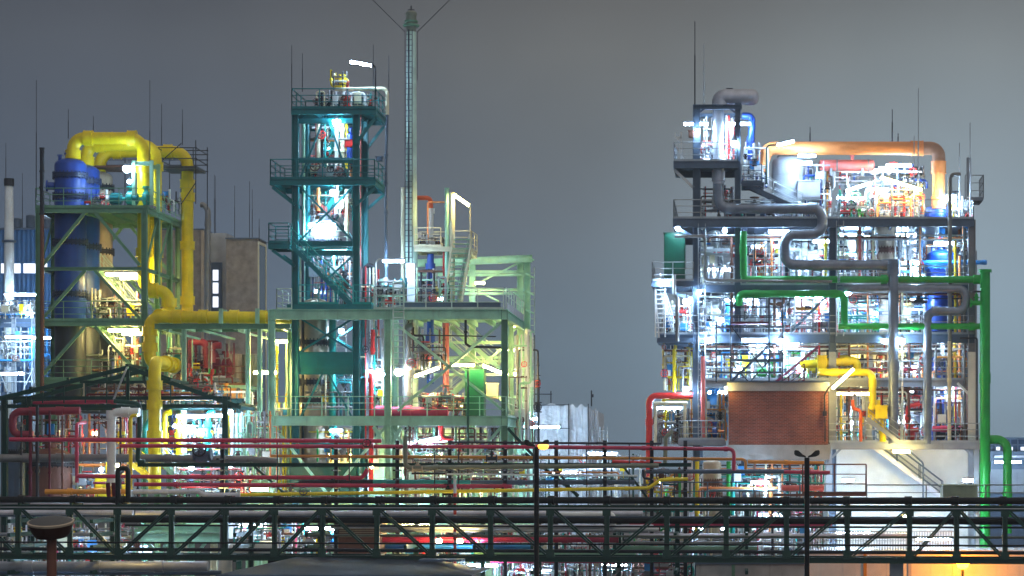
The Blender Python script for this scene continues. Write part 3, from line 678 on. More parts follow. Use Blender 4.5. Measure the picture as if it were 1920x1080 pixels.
# pipes under the canopy
CR = 'crimson pipes of the front rack'
pipe('fat crimson bend under the left eaves of the canopy', M['dcrimson'], [W(150,770,131.5),W(24,772,131.5),W(24,815,131.5),W(62,815,131.5)], 0.21, 0.42, [(0,0.3),(0,0.7)])
pipe('crimson pipe under the canopy tie beam', M['crimson'], [W(60,757,133),W(215,752,133),W(215,780,133)], 0.13, 0.3)
pipe('vertical crimson pipe left of the white elbow pipe', M['crimson'], [W(144,905,128.6),W(144,795,128.6),W(160,792,130)], 0.10, 0.2, [(0,0.5)])
for i, (px, m, r, a) in enumerate(((57,'maroon',0.09,770),(70,'dsteel',0.09,760),(93,'maroon',0.06,770),(117,'brown',0.06,780),(40,'dsteel',0.06,800),(205,'maroon',0.05,780),(226,'dsteel',0.06,770))):
    pipe(f"thin {'dark red' if m=='maroon' else 'brown' if m=='brown' else 'black'} riser under the canopy, {['beside the fat crimson bend','first black one right of the crimson bend','before the brown vessel','over the middle of the brown vessel','leftmost of all','hugging the white elbow pipe','between white elbow and yellow pipe'][i]}", M[m], [W(px,936,129+0.2*i),W(px,a,129+0.2*i)], r, 0, [(0,0.3),(0,0.7)], cr=1.5)
vessel('rust brown vessel standing in the dark under the canopy', M['brown'], (wx(95,133),133), 1.15, wz(960,133), wz(840,133), [wz(870,133)], nozzle=True)
vessel('dark slim vessel at the left end under the canopy', M['slate'], (wx(30,134.5),134.5), 0.5, wz(960,134), wz(790,134), [wz(850,134)])
pipe('grey insulated main crossing under the canopy', M['steel'], [W(0,859,129.9),W(250,859,129.9),W(470,862,129.9),W(520,866,129.9)], 0.22, 0.3, [(0,0.2),(0,0.45),(1,0.3)], seams=0.9)
pipe('white insulated elbow pipe dropping in front of the canopy', M['white'], [W(262,773,128.3),W(209,773,128.3),W(209,910,128.3)], 0.235, 0.42, [(1,0.03),(0,0.5)], seams=1.3)
pipe('thin yellow gas pipe beside the white elbow pipe', M['yellow'], [W(258,779,127.6),W(245,779,127.6),W(245,918,127.6)], 0.095, 0.2, [(1,0.4)])
pipe('dark green looped pipe right of the yellow gas pipe', M['dgreen'], [W(214,752,128.6),W(262,757,128.6),W(262,800,128.6),W(258,866,128.6),W(272,866,128.6)], 0.13, 0.3)
pipe('teal bend beside the yellow downpipe', M['tealb'], [W(298,765,135),W(272,800,135),W(272,850,135)], 0.15, 0.35, [(1,0.5)])
for px, m, lab in ((309,'yellow','short fat yellow riser right of the yellow downpipe'),(335,'yellow','flanged yellow riser, second right of the yellow downpipe'),(427,'yellow','yellow riser behind the right canopy post'),(390,'tealb','teal riser under the right half of the canopy'),(436,'white','white riser just outside the right canopy post'),(445,'pgreen','pale green riser right of the canopy'),(452,'pgreen','second pale green riser right of the canopy')):
    pipe(lab, M[m], [W(px,880,136),W(px,775,136)] + ([W(px+12,772,136)] if px in (309,390) else []), 0.16 if px < 400 else 0.10, 0.3, [(0,0.25),(0,0.6),(0,0.8)], cr=1.4)
for i, (px, py, an, ln, lab) in enumerate(((358,780,0,1.0,'under the right canopy rafters'),(398,779,0,0.7,'right of the other level one under the canopy'),(354,805,14,1.1,'tilted, below the level ones under the canopy'))): lamp('t','cool',px,py,135.2,lab,ang=an,ln=ln)
lamp('g','cool',432,772,134.4,'at the outer right corner of the canopy',ln=0.8)
lamp('g','cool',432,871,131,'under the grey main at the right end of the canopy',ln=0.85); lamp('g','cool',359,877,132,'below the grey main left of its valve',ln=0.8); lamp('g','warm',220,872,132,'behind the white elbow pipe',ln=0.6); lamp('g','cool',190,880,132,'over the yellow steps under the canopy',ln=0.7); lamp('t','warm',487,917,131,'below the crimson pipes near the green diagonal',ln=0.6)
PO = ['brown','ochre','crimson','orange','steel','maroon','cream']
lamp('g','warm',178,812,135.6,'deep inside the left half of the canopy',ln=0.8); lamp('g','warm',150,905,135.4,'low beside the brown vessel',ln=0.7)
manifold('orange lit pipework deep in the left half of the canopy', 31, 145, 235, 775, 855, 133.4, 137, PO, 20, 10, 2)
manifold('dark red pipework behind the fat crimson bend', 32, 30, 130, 775, 850, 133.5, 137, ['crimson','maroon','brown','dsteel'], 14, 7, 1)
manifold('warm lit valves beside the brown vessel', 33, 125, 235, 865, 940, 132.8, 136.5, PO+['yellow','white'], 22, 10, 3)
manifold('blue and white pump lines under the right canopy rafters', 34, 305, 415, 775, 860, 136.5, 139, ['blue','sky','white','tealb','yellow','steel'], 22, 9, 4)
manifold('red and green pipework below the grey main', 35, 320, 460, 875, 935, 132.9, 136.5, ['pink','green','red','white','brown','grey'], 22, 10, 2)
manifold('brown pipework hung under the canopy tie beam', 36, 150, 420, 716, 756, 133, 136, ['brown','crimson','cream','maroon','ochre'], 24, 8, 0, vert=0.4)
manifold('pale green panels and hoses right of the canopy', 37, 440, 505, 770, 900, 133, 137, ['pgreen','white','cream','pgreen','orange'], 18, 5, 4)
cabinet('yellow skid panel low under the canopy', M['yellow'], 178, 238, 890, 932, 133.6, 0.8)
# yellow and pale stairs behind the downpipe
t = thing('steel_stair', 'yellow steel stair left of the yellow downpipe', 'stair', W(270,900,134)); stairs(t, W(240,865,134), W(290,905,134), 0.7, M['yellow'], M['yellow'])
t = thing('steel_stair', 'pale green stair right of the yellow downpipe', 'stair', W(330,930,135)); stairs(t, W(300,865,135), W(350,915,135), 0.7, M['pgreen'], M['prail'])
# process area between left unit and centre: red machinery, rusty tanks
pipe('dark crimson arch pipe among the machinery behind the pipe bridge', M['dcrimson'], [W(352,700,145),W(352,641,145),W(388,641,145),W(388,690,145)], 0.22, 0.4, [(0,0.3),(2,0.4)])
pipe('short crimson arch pipe right of the larger arch', M['dcrimson'], [W(398,680,145),W(398,648,145),W(415,648,145)], 0.2, 0.3, [(0,0.4)])
pump('big maroon compressor behind the pipe bridge', M['maroon'], wx(375,146), 146, wz(715,146), 2.4, M['teal'])
pump('dark compressor motor right of the maroon one', M['dcrimson'], wx(405,146), 146.5, wz(715,146), 1.8, M['dsteel'])
vessel('rust streaked tan tank behind the pale green posts', mat('rusty_tank_paint', (0.45,0.36,0.26), 0.6, rust=0.65), (wx(438,147),147), 0.52, wz(722,147), wz(663,147), [], nozzle=False, head=0.08)
vessel('dull olive tank beside the rust streaked one', M['olive'], (wx(472,147.5),147.5), 0.62, wz(725,147), wz(663,147), [], nozzle=False, head=0.1)
t = thing('service_platform', 'pale green service platform with red pump lines behind the canopy', 'platform', W(390,735,142)); k = MB(); deckplate(k, wx(345,142), wx(462,142), 142, 147, wz(722,142), 0.22); k.build('deck', M['pgreen'], t); k = MB(); rail(k, [(wx(410,142),142.1,wz(722,142)),(wx(462,142),142.1,wz(722,142))]); k.build('railing', M['brown'], t)
manifold('green and red pump lines on the platform behind the canopy', 41, 330, 390, 690, 722, 142, 144, ['green','tealb','red','cream','brown'], 16, 8, 0)
manifold('red and cream pipework around the compressors', 42, 335, 430, 640, 722, 144, 148, ['dcrimson','maroon','white','slate','steel'], 14, 5, 1)
drum('long ochre drum below the service platform', M['ochre'], wx(385,141), wx(450,141), 141, wz(742,141), 0.45)
manifold('orange and brown hoses below the service platform', 43, 390, 470, 728, 800, 139, 143, ['orange','brown','ochre','pink','cream'], 18, 6, 2)
lamp('t','warm',492,698,136.8,'on the left post of the pale green frame',ln=0.6); lamp('t','warm',508,698,136.4,'touching the left column of the pale green frame',ln=0.4); lamp('g','warm',430,735,141,'under the service platform behind the canopy',ln=0.6)
# ------------------------------------------------------------------ TEAL TOWER
R = 138.0; Y1 = 141.1
xa, xb = wx(554,R), wx(668,R)
t = tower = thing('steel_tower', 'tall dark teal steel tower with railed platforms', 'tower', ((xa+xb)/2, 139.5, 0))
for y in (R,Y1):
    for x in (xa,xb): MB().hcol(x, y-0.18, 0, wz(208,R), 0.38, 0.05).build('column', M['teal'], t)
def tdeck(px0, px1, py, yb, h=0.36):
    k = MB(); x0, x1, z = wx(px0,R), wx(px1,R), wz(py,R); deckplate(k, x0, x1, R-0.45, yb, z, h); k.build('deck', M['teal'], t)
    k = MB(); rail(k, [(x0+0.05,yb,z),(x0+0.05,R-0.4,z),(x1-0.05,R-0.4,z),(x1-0.05,yb,z),(x0+0.05,yb,z)], 1.12, 0.034); k.build('railing', M['teal'], t)
tdeck(548, 707, 205, 141.9); tdeck(508, 706, 337, 141.9); tdeck(505, 545, 456, 139.6)
for pxa, pxb, pya, pyb in ((668,705,270,222),(668,706,385,352),(554,512,385,352),(554,512,500,470)):
    for Y in (R-0.2,Y1): MB().bar(W(pxa,pya,Y,R), W(pxb,pyb,Y,R), 0.12, 0.16).build('bracket', M['teal'], t)
for a, b in (((610,217),(562,337)),((614,217),(654,337)),((562,350),(662,452)),((662,350),(562,452)),((562,596),(664,660)),((664,596),(562,660)),((606,697),(560,790)),((614,697),(664,790)),((668,474),(612,525))):
    MB().bar(W(*a,R,R), W(*b,R,R), 0.09, 0.11).build('brace', M['teal'], t)
    MB().bar(W(*a,Y1,R), W(*b,Y1,R), 0.09, 0.11).build('brace', M['teal'], t)
for py in (222,296,452,470,660,686,830): 
    for Y in (R-0.02,Y1): MB().ibeam(W(560,py,Y,R), W(663,py,Y,R), 0.3 if py not in (660,686) else 0.5).build('beam', M['teal'], t)
MB().box(xa+0.2,xb-0.2,R-0.1,R+0.02,wz(690,R),wz(662,R)).build('girder_plate', M['teal'], t)
MB().pbox(543,668,868,940,R-0.3,3.6).build('plinth', M['cabgreen'], t)
stairs(t, W(546,460,137.3), W(668,582,137.3), 0.75, M['teal'], M['tealb'], r=0.034)
k = MB(); deckplate(k, wx(545,R), wx(702,R), R-1.2, 141.5, wz(573,R), 0.3); k.build('deck', M['teal'], t)
k = MB(); z = wz(573,R); rail(k, [(wx(566,R),R-1.1,z),(wx(640,R),R-1.1,z)]); k.build('railing', M['tealb'], t); k = MB(); rail(k, [(wx(668,R),R-1.15,z),(wx(701,R),R-1.15,z),(wx(701,R),141,z)]); k.build('railing', M['tealb'], t)
MB().pbox(576,650,465,468,R+0.2,1.4).build('inner_gallery', M['tealb'], t)
k = MB(); z = wz(465,R); rail(k, [(wx(574,R),R+0.2,z),(wx(650,R),R+0.2,z)], 1.0, 0.034); k.build('railing', M['prail'], t)
stairs(t, W(642,250,140), W(600,310,140), 0.6, M['tealb'], M['tealb']); stairs(t, W(640,352,140), W(602,410,140), 0.6, M['tealb'], M['tealb'])
k = MB(); ladder(k, W(640,660,138.6), wz(598,138.6), 0.55, 0.03); k.build('ladder', M['white'], t)
# tower interior
vessel('tan insulated column inside the lower teal tower', M['tan'], (wx(590,139.6),139.6), 0.80, wz(940,R), wz(555,R), [wz(p,R) for p in (575,640,715,750)], ringmat=M['dsteel'], seams=[wz(p,R) for p in (730,738,765,775)])
vessel('pale steel drum top behind the tower stair', M['grey'], (wx(607,139.7),139.7), 0.95, wz(470,R), wz(405,R), [wz(450,R)], head=0.3)
pipe('teal riser beside the tan column in the tower', M['tealb'], [W(624,860,139.0),W(624,590,139.0)], 0.2, 0, [(0,0.2),(0,0.5),(0,0.8)])
pipe('bright teal riser outside the right column of the tower', M['tealb'], [W(680,900,140),W(680,600,140)], 0.15, 0, [(0,0.3),(0,0.7)])
for i, (px, a, b, m, r, lab) in enumerate(((597,222,330,'cream',0.12,'cream riser in the top bay of the tower'),(570,222,580,'pgreen',0.08,'slim pale green riser at the left column of the tower'),(577,222,585,'teal',0.16,'dark teal riser near the left column of the tower'),(631,240,400,'white',0.12,'white riser under the round lamp of the tower'),(642,225,300,'cream',0.13,'cream insulated riser near the blue drum of the tower'),(650,222,335,'yellow',0.07,'yellow riser in the top bay of the tower'),(593,222,300,'pink',0.06,'pink riser behind the cream one in the tower'),(597,352,395,'orange',0.10,'orange riser below the middle tower deck'),(650,355,440,'cream',0.11,'cream riser below the middle tower deck'),(676,215,600,'pink',0.045,'long thin pink riser outside the right tower column'),(672,215,900,'maroon',0.05,'long thin dark red riser on the right tower column'),(563,470,900,'cream',0.06,'long thin cream riser on the left tower column'),(568,480,860,'dsteel',0.08,'long black riser on the left tower column'))):
    pipe(lab, M[m], [W(px,b,139+0.12*(i%6)),W(px,a,139+0.12*(i%6))], r, 0, [(0,0.25),(0,0.75)], cr=1.45)
vessel('small blue drum high in the teal tower', M['blue'], (wx(657,139.8),139.8), 0.32, wz(300,R), wz(240,R), [wz(262,R)], ringmat=M['red'])
drum('white drum on the roof deck of the teal tower', M['white'], wx(626,139.4), wx(655,139.4), 139.4, wz(177,R), 0.16, 'teal')
pipe('yellow gooseneck pipe at the very top of the teal tower', M['yellow'], [W(648,162,139.3),W(621,162,139.3),W(621,131,139.3)], 0.065, 0.15, [(1,0.4)], cr=1.6)
pipe('cream pipe arching off the roof of the teal tower', M['cream'], [W(630,168,139),W(726,166,139),W(726,215,139)], 0.11, 0.3, [(0,0.3)])
pipe('long dark downcomer right of the teal tower', M['slate'], [W(724,520,139),W(724,300,139),W(726,215,139)], 0.085, 0, [(0,0.1),(0,0.55),(0,0.8),(1,0.1)], cr=1.5)
pipe('white lower end of the downcomer behind the lamp tube', M['white'], [W(723,690,139),W(723,520,139)], 0.12, 0, [(0,0.5),(0,0.72)], cr=1.3)
pipe('hooked black pipe between tower and downcomer', M['dsteel'], [W(684,560,140),W(684,498,140),W(701,498,140),W(701,530,140)], 0.14, 0.3)
cabinet('dark junction box on the railing of the middle tower deck', M['slate'], 705, 717, 295, 302, 139.6, 0.3)
PT = ['cream','pink','white','tealb','steel','orange']
manifold('small valves and pots on the roof deck of the teal tower', 51, 585, 690, 168, 205, 138.4, 141, ['white','cream','tealb','steel','red','dsteel'], 16, 8, 2)
manifold('yellow and white pipework at the tip of the teal tower', 52, 622, 650, 133, 168, 139, 140, ['yellow','white','cream'], 7, 4, 1, rr=(0.03,0.06))
manifold('pipework in the top bay of the teal tower', 53, 572, 660, 222, 336, 139, 141, PT, 14, 7, 1)
manifold('valves behind the middle railing of the teal tower', 54, 580, 655, 305, 337, 138.6, 140.5, ['red','white','cream','dsteel','blue'], 14, 8, 2)
manifold('glaring lit pipework below the middle tower deck', 55, 575, 660, 355, 410, 139, 141, PT, 16, 8, 1)
manifold('pale pipework behind the tower stair', 56, 575, 660, 475, 570, 138.8, 141, PT+['blue','brown'], 22, 10, 3)
manifold('red and cream fittings along the right tower column', 57, 670, 700, 500, 860, 139, 141, ['pink','cream','teal','tealb','red'], 16, 12, 1)
manifold('dark flanged pipework at the foot of the tan column', 58, 570, 664, 700, 780, 138.6, 140.8, ['teal','tealb','dsteel','brown','cream'], 16, 8, 1)
manifold('yellow and white valves above the tower plinth', 59, 575, 664, 805, 866, 138.2, 140.8, ['yellow','white','green','orange','steel'], 18, 10, 2)
post_for('dark bent lamp pole on the roof of the teal tower', 704, 121, 186, 138.0, -48)
lamp('t','cool',677,119,138.0,'on the bent pole above the teal tower',ang=10,ln=0.78)
lamp('g','cool',631,229,137.9,'under the roof deck of the teal tower',ln=1.25); lamp('g','cool',626,361,137.9,'under the middle deck of the teal tower',ln=1.2)
lamp('t','cool',604,421,138.2,'largest in the middle of the teal tower',ln=0.95); lamp('t','cool',606,430,138.5,'directly below the largest one of the teal tower',ln=0.9); lamp('t','cool',631,474,138.6,'below the inner gallery of the teal tower',ln=0.9); lamp('g','cool',652,694,138.3,'under the girder of the teal tower',ln=0.8); lamp('t','cool',632,807,138.6,'above the plinth of the teal tower',ln=0.5)
lamp('g','cool',590,545,140.6,'hidden behind the tan column of the tower',ln=0.9); lamp('g','cool',640,620,140.5,'behind the white ladder of the tower',ln=0.9); lamp('g','cool',618,280,140.8,'at the back of the top bay of the tower',ln=0.8)
rod(547,85,172,138,'at the left corner of the teal tower roof'); rod(567,100,172,141.5,'second from the left corner of the teal tower roof'); rod(700,84,172,141.5,'behind the lamp pole of the teal tower'); rod(729,104,190,140,'on the cream roof pipe of the teal tower')

# ------------------------------------------------------------------ flare mast
Y = 141.5
t = thing('flare_stack', 'tall pale green flare stack with a front ladder', 'stack', (wx(770,Y),Y,0))
k = MB(); k.lathe((wx(771.5,Y),Y,0), [(0.40,0),(0.40,wz(560,Y)),(0.33,wz(360,Y)),(0.28,wz(60,Y))], 18); k.build('shaft', M['mast'], t)
k = MB(); k.lathe((wx(771,Y),Y,0), [(0.27,wz(60,Y)+0.01),(0.30,wz(48,Y)),(0.30,wz(30,Y)),(0.33,wz(29,Y)),(0.33,wz(24,Y)),(0.2,wz(21,Y))], 16); k.build('burner_tip', M['olive'], t)
k = MB(); c = W(771,50,Y); k.lathe((c.x,Y,0), [(0.30,c.z),(0.48,c.z+0.01),(0.48,c.z+0.12),(0.30,c.z+0.13)], 14); k.lathe((c.x,Y,0), [(0.28,wz(42,Y)),(0.40,wz(41.6,Y)),(0.40,wz(39,Y)),(0.28,wz(38.6,Y))], 14); k.build('collar', M['mgreen'], t)
k = MB(); a = W(771,22,Y); k.cyl(a, a+V((0,0,0.35)), 0.04, 6); k.bar(a+V((-0.2,0,0.12)), a+V((0.2,0,0.12)), 0.04); k.build('tip_rod', M['dsteel'], t)
k = MB(); ladder(k, (wx(769,Y)-0.02,Y-0.5,wz(800,Y)), wz(58,Y), 0.42, 0.016, 0.32); k.cyl((wx(769,Y)-0.02,Y-0.48,wz(800,Y)), (wx(769,Y)-0.02,Y-0.48,wz(58,Y)), 0.05, 6); k.build('ladder', M['dsteel'], t)
k = MB()
for s in (-1,1):
    k.cyl(W(771+s*11.5,150,Y), W(771+s*11.5,60,Y), 0.02, 5); k.cyl(W(771+s*11.5,60,Y), W(771+s*90,-18,Y), 0.022, 5)
k.build('guy_wire', M['dsteel'], t)
MB().pbox(761,778,493,570,Y-0.9,0.5).build('cable_duct', M['lilac'], t)
# ------------------------------------------------------------------ PALE GREEN CENTRE FRAME
R = 136.2; YB = 147.0
x0, xm, x1 = wx(509,R), wx(727,R), wx(946,R); zA, zB = wz(580,R), wz(780,R)
t = thing('steel_structure', 'pale green steel frame in the centre with two railed decks', 'steel frame', ((x0+x1)/2, 141, 0))
k = MB(); 
for x in (x0,xm,x1): MB().hcol(x, R-0.1, 0, zA-0.02, 0.36).build('column', M['pgreen'] if x != x1 else M['mgreen'], t)
for px, Y in ((545,138.5),(975,YB),(988,YB),(885,YB),(740,YB)):
    MB().hcol(wx(px,Y), Y, 0, wz(478 if px > 900 else 485 if px == 885 else 600,Y), 0.38).build('column', M['pgreen'], t)
MB().hcol(wx(958,141.5), 141.5, 0, zA-0.05, 0.3).build('column', M['pgreen'], t)
k = MB(); k.ibeam((x0,R,zA),(x1+0.2,R,zA),0.58,0.3); k.build('main_beam', M['pgreen'], t)
k = MB(); k.ibeam((x0,R,zB),(x1+0.2,R,zB),0.55,0.3); k.build('main_beam', M['pgreen'], t)
k = MB(); k.ibeam((x1,R+0.2,zA-0.01),(x1,YB,zA-0.01),0.5,0.3); k.build('side_beam', M['pgreen'], t)
k = MB(); k.ibeam((x1,R+0.2,zB-0.01),(x1,YB,zB-0.01),0.5,0.3); k.build('side_beam', M['pgreen'], t)
for z in (zA,zB):
    k = MB(); k.box(xm if z == zA else x0+0.1, x1-0.2, R+0.2, YB-0.2, z-0.06, z-0.012)
    n = 6
    for i in range(n): x = xm + (x1-xm)*(i+0.5)/n; k.box(x-0.08,x+0.08,R+0.25,YB-0.3,z-0.35,z-0.065)
    k.build('deck', M['grate'] if z == zB else M['pgreen'], t)
MB().box(wx(742,R),x1-0.25,R+0.3,R+0.42,zA+0.002,zA+0.42).build('kick_plate', M['slate'], t)
MB().box(x1+0.02,x1+0.12,R+0.45,YB-0.5,zA+0.002,zA+0.42).build('kick_plate', M['lilac'], t)
k = MB(); rail(k, [(wx(702,R),R-0.1,zA),(x1-0.05,R-0.1,zA)], 1.2, 0.034, 1.5); k.build('railing', M['prail'], t)
k = MB(); rail(k, [(x1+0.1,R-0.1,zA),(x1+0.1,YB,zA)], 1.2, 0.034, 1.5); k.build('railing', M['prail'], t)
k = MB(); rail(k, [(x0-0.1,R-0.14,zB),(x1+0.1,R-0.14,zB)], 1.1, 0.032, 1.45, toe=False); k.build('railing', M['pgreen'], t)
k = MB(); rail(k, [(x1+0.12,R,zB),(x1+0.12,YB,zB)], 1.1, 0.03); k.build('railing', M['prail'], t)
k = MB(); rail(k, [(wx(545,R),R+0.3,zA),(wx(517,R),R+0.3,zA),(wx(517,R),140,zA)], 1.2, 0.03); k.build('railing', M['prail'], t)
k = MB(); ladder(k, W(747,705,R-0.35), wz(528,R), 0.6, 0.032, 0.33); k.build('ladder', M['prail'], t)
for Y in (R+0.1,YB):
    for a, b in (((738,604),(944,770)),((940,604),(745,770)),((730,800),(860,960)),((940,800),(800,960)),((513,800),(640,960)),((722,800),(590,960))):
        if Y != R+0.1 and a[1] > 700: continue
        MB().bar(W(*a,Y,R), W(*b,Y,R), 0.13, 0.15).build('brace', M['pgreen'], t)
for a, b in (((700,800),(722,835)),((752,800),(735,835))): MB().bar(W(*a,R+0.1,R), W(*b,R+0.1,R), 0.2).build('bracket', M['pgreen'], t)
# rear upper frame
k = MB(); k.ibeam(W(772,487,YB-0.1), W(998,478,YB-0.1), 0.45, 0.3); k.build('roof_beam', M['pgreen'], t)
for py in (507,513,541,548,640,668,675,700,742): k = MB(); k.ibeam(W(775,py,YB+0.1), W(985,py,YB+0.1), 0.16); k.build('rear_beam', M['pgreen'], t)
for a, b in (((975,492),(800,578)),((785,492),(935,565)),((980,600),(900,700)),((790,490),(850,560))): MB().bar(W(*a,YB+0.1), W(*b,YB+0.1), 0.1).build('brace', M['pgreen'], t)
k = MB()
for i, py in enumerate((480,513,545,580,615,650,690,730,770,800)): k.bar(W(986,py,YB+0.05), W(1001,py+8,YB-0.4), 0.05, 0.1)
k.build('outrigger', M['pgreen'], t)
k = MB(); ladder(k, W(996,830,YB+0.3), wz(500,YB), 0.4, 0.028, 0.4, cage=False); k.build('ladder', M['prail'], t)
MB().bar(W(952,803,R), W(1005,860,R), 0.16).build('brace', M['dgreen'], t); MB().bar(W(985,850,128.5), W(1085,930,128.5), 0.16).build('brace', M['dgreen'], t)
stairs(t, W(845,612,143), W(935,690,143), 0.8, M['pgreen'], M['prail']); stairs(t, W(888,705,144), W(800,775,144), 0.8, M['pgreen'], M['prail'])
stairs(t, W(812,618,145.5), W(905,700,145.5), 0.8, M['pgreen'], M['prail'])
# upper small platform with posts and stairs
t = thing('service_platform', 'cream railed service platform above the pale green frame', 'platform', W(830,580,141.5))
k = MB(); deckplate(k, wx(776,141), wx(845,141), 141, 143.5, wz(462,141), 0.3); deckplate(k, wx(845.5,141), wx(886,141), 141, 143.5, wz(468,141), 0.3); k.build('deck', M['cream'], t)
k = MB(); z = wz(462,141); rail(k, [(wx(776,141),141.1,z),(wx(826,141),141.1,z)]); k.build('railing', M['cream'], t); k = MB(); rail(k, [(wx(776,141),143.4,z),(wx(826,141),143.4,z)]); k.build('railing', M['cream'], t); k = MB(); z = wz(468,141); rail(k, [(wx(852,141),141.1,z),(wx(884,141),141.1,z),(wx(886,141),143.4,z)]); k.build('railing', M['cream'], t)
for px, a, b, m, r in ((755,352,590,'cream',0.11),(838,353,585,'pgreen',0.13),(848,361,585,'cream',0.15)):
    k = MB(); k.cyl(W(px,b,141.3), W(px,a,141.3), r, 12); k.cyl(W(px,a+1,141.3), W(px,a-0.5,141.3), r*1.1, 12); k.build('post', M[m], t)
stairs(t, W(880,470,140.6), W(858,575,140.6), 0.75, M['cream'], M['white'])
k = MB(); k.bar(W(850,440,140.2), W(832,578,140.2), 0.10, 0.35); k.bar(W(885,445,140.2), W(864,578,140.2), 0.10, 0.35); k.build('stringer', M['cream'], t)
k = MB()
for i in range(16): f = i/15; p = W(849-17*f, 448+130*f, 140.25); k.box(p.x, p.x+1.0, 140.25, 140.7, p.z-0.03, p.z)
k.build('tread', M['pgreen'], t)
post_for('thin cream pole carrying the warm lamp right of the cream posts', 882, 386, 470, 141.0, 0, 'cream')
lamp('t','warm',866,375,141.0,'slanting at the top of the cream posts',ang=35,ln=0.68)
pipe('white riser with an orange elbow above the cream platform', M['white'], [W(808,462,141.8),W(808,392,141.8)], 0.15, 0, [(0,0.2),(0,0.95)], cr=1.5)
pipe('orange pipe joining the flare stack to the white riser', mat('hot_orange_paint', (0.8,0.12,0.03), 0.4), [W(808,391,141.8),W(808,371,141.8),W(758,371,141.8)], 0.13, 0.28)
pipe('thin orange line running right to the cream posts', M['orange'], [W(802,455,141.4),W(802,379,141.4),W(836,379,141.4)], 0.05, 0.1)
pipe('blue riser through the upper deck of the centre frame', M['blue'], [W(807,720,141.6),W(807,476,141.6)], 0.21, 0, [(0,0.15),(0,0.35),(0,0.6),(0,0.9)], cr=1.4)
pipe('faded red riser between the two decks of the centre frame', M['pink'], [W(836,775,142.5),W(836,606,142.5)], 0.19, 0, [(0,0.55)], cr=1.1)
pipe('red riser passing up beside the cream posts', M['red'], [W(832,580,141.8),W(832,470,141.8)], 0.06, 0, [(0,0.3),(0,0.7)], cr=1.7)
pipe('red drop pipe turning into the front rack below the centre frame', M['red'], [W(826,780,139),W(826,825,139),W(850,828,139)], 0.17, 0.35)
pipe('fat red riser left of the middle column of the centre frame', M['red'], [W(696,925,138),W(696,690,138)], 0.13, 0, [(0,0.6),(0,0.9)], cr=1.4)
pipe('slim red riser above the fat red one beside the tower', M['red'], [W(699,665,138.4),W(699,618,138.4)], 0.12, 0, [(0,0.2),(0,0.8)], cr=1.25)
pipe('crimson main lying on the lower deck of the centre frame', M['crimson'], [W(700,772,137.6),W(840,772,137.6)], 0.28, 0, [(0,0.1),(0,0.45),(0,0.8)], cr=1.25)
pipe('grey steel riser left of the ladder posts', M['steel'], [W(762,780,139.5),W(762,615,139.5),W(775,612,139.5)], 0.26, 0.4, [(0,0.5)])
pipe('black hanging loop pipe under the upper centre deck', M['dsteel'], [W(873,600,137),W(873,645,137),W(882,650,137),W(945,652,137)], 0.07, 0.15, [(0,0.5)], cr=1.6)
pipe('black line strung under the upper centre deck', M['dsteel'], [W(775,628,138),W(930,631,138)], 0.035, 0)
pipe('tall white pipe beside the right column of the centre frame', M['white'], [W(990,700,146.5),W(990,618,146.5)], 0.2, 0, [(0,0.5)], cr=1.05)
pipe('brown drain pipe down the right side of the centre frame', M['brown'], [W(979,652,144),W(991,652,144),W(991,830,144)], 0.045, 0.12, [(1,0.4),(1,0.7)], cr=1.6)
drum('blue grey drum behind the upper rail of the centre frame', M['slate'], wx(770,141), wx(800,141), 141, wz(688,141), 0.35)
cabinet('tall dark green cabinet on the lower deck of the centre frame', M['cabgreen'], 872, 907, 694, 780, 138.0, 1.2)
MBd = MB(); MBd.cyl(W(877.5,940,136.0), W(877.5,690,136.0), 0.07, 10); tag(MBd.build('downpipe', M['cabgreen']), 'dark green downpipe in front of the green cabinet', 'pipe')
cabinet('pale instrument panel right of the green cabinet', M['cream'], 912, 934, 720, 748, 138.5, 0.4, name='instrument_panel')
cabinet('white cabinet left of the red riser on the lower centre deck', M['lilac'], 758, 775, 640, 700, 141.2, 0.5)
PC = ['pgreen','cream','brown','dsteel','white','pgreen']
manifold('red and cream valves on the lower deck of the centre frame', 61, 785, 868, 735, 778, 137.2, 140, ['red','cream','orange','crimson','brown','white'], 24, 14, 2)
manifold('black hanging pipework under the upper centre deck', 62, 765, 835, 612, 690, 137.5, 141, ['dsteel','black','brown','slate'], 12, 7, 0)
manifold('dark pipework below the lower centre deck', 63, 750, 930, 800, 868, 137, 140, ['dsteel','brown','maroon','mgreen'], 20, 8, 2)
manifold('pale green pipework behind the lower centre deck', 64, 750, 940, 800, 935, 141, 146, ['pgreen','white','cream','pgreen','brown'], 26, 6, 5)
manifold('mixed pipework along the right side of the centre frame', 65, 950, 992, 620, 830, 139, 146, PC, 18, 6, 2, vert=0.85)
manifold('cream pipework on the upper centre deck beside the stack', 66, 775, 835, 500, 578, 139, 143, ['cream','brown','white','dsteel','pgreen'], 16, 8, 1)
manifold('small fittings on the cream service platform', 67, 780, 826, 440, 462, 141.3, 143, ['brown','dsteel','cream','blue'], 12, 8, 1)
manifold('teal grid of pipework right of the lower tower', 68, 684, 722, 615, 780, 138.6, 142, ['tealb','teal','white','tealb','teal'], 20, 8, 3, vert=0.7)
manifold('white and steel fittings beside the downcomer foot', 69, 705, 760, 520, 578, 138, 141, ['white','steel','pgreen','white','teal'], 14, 6, 2)
manifold('pale green frames below the left half of the centre frame', 70, 512, 545, 640, 930, 138, 142, ['pgreen','yellow','cream','pgreen','white'], 14, 4, 3, vert=0.85)
lamp('t','warm',800,697,137.4,'slanting up between the braces of the centre frame',ang=-20,ln=0.9); lamp('t','warm',867,684,137.6,'level above the green cabinet',ln=0.85); lamp('t','warm',924,692,137.4,'slanting down right of the green cabinet',ang=22,ln=0.75)
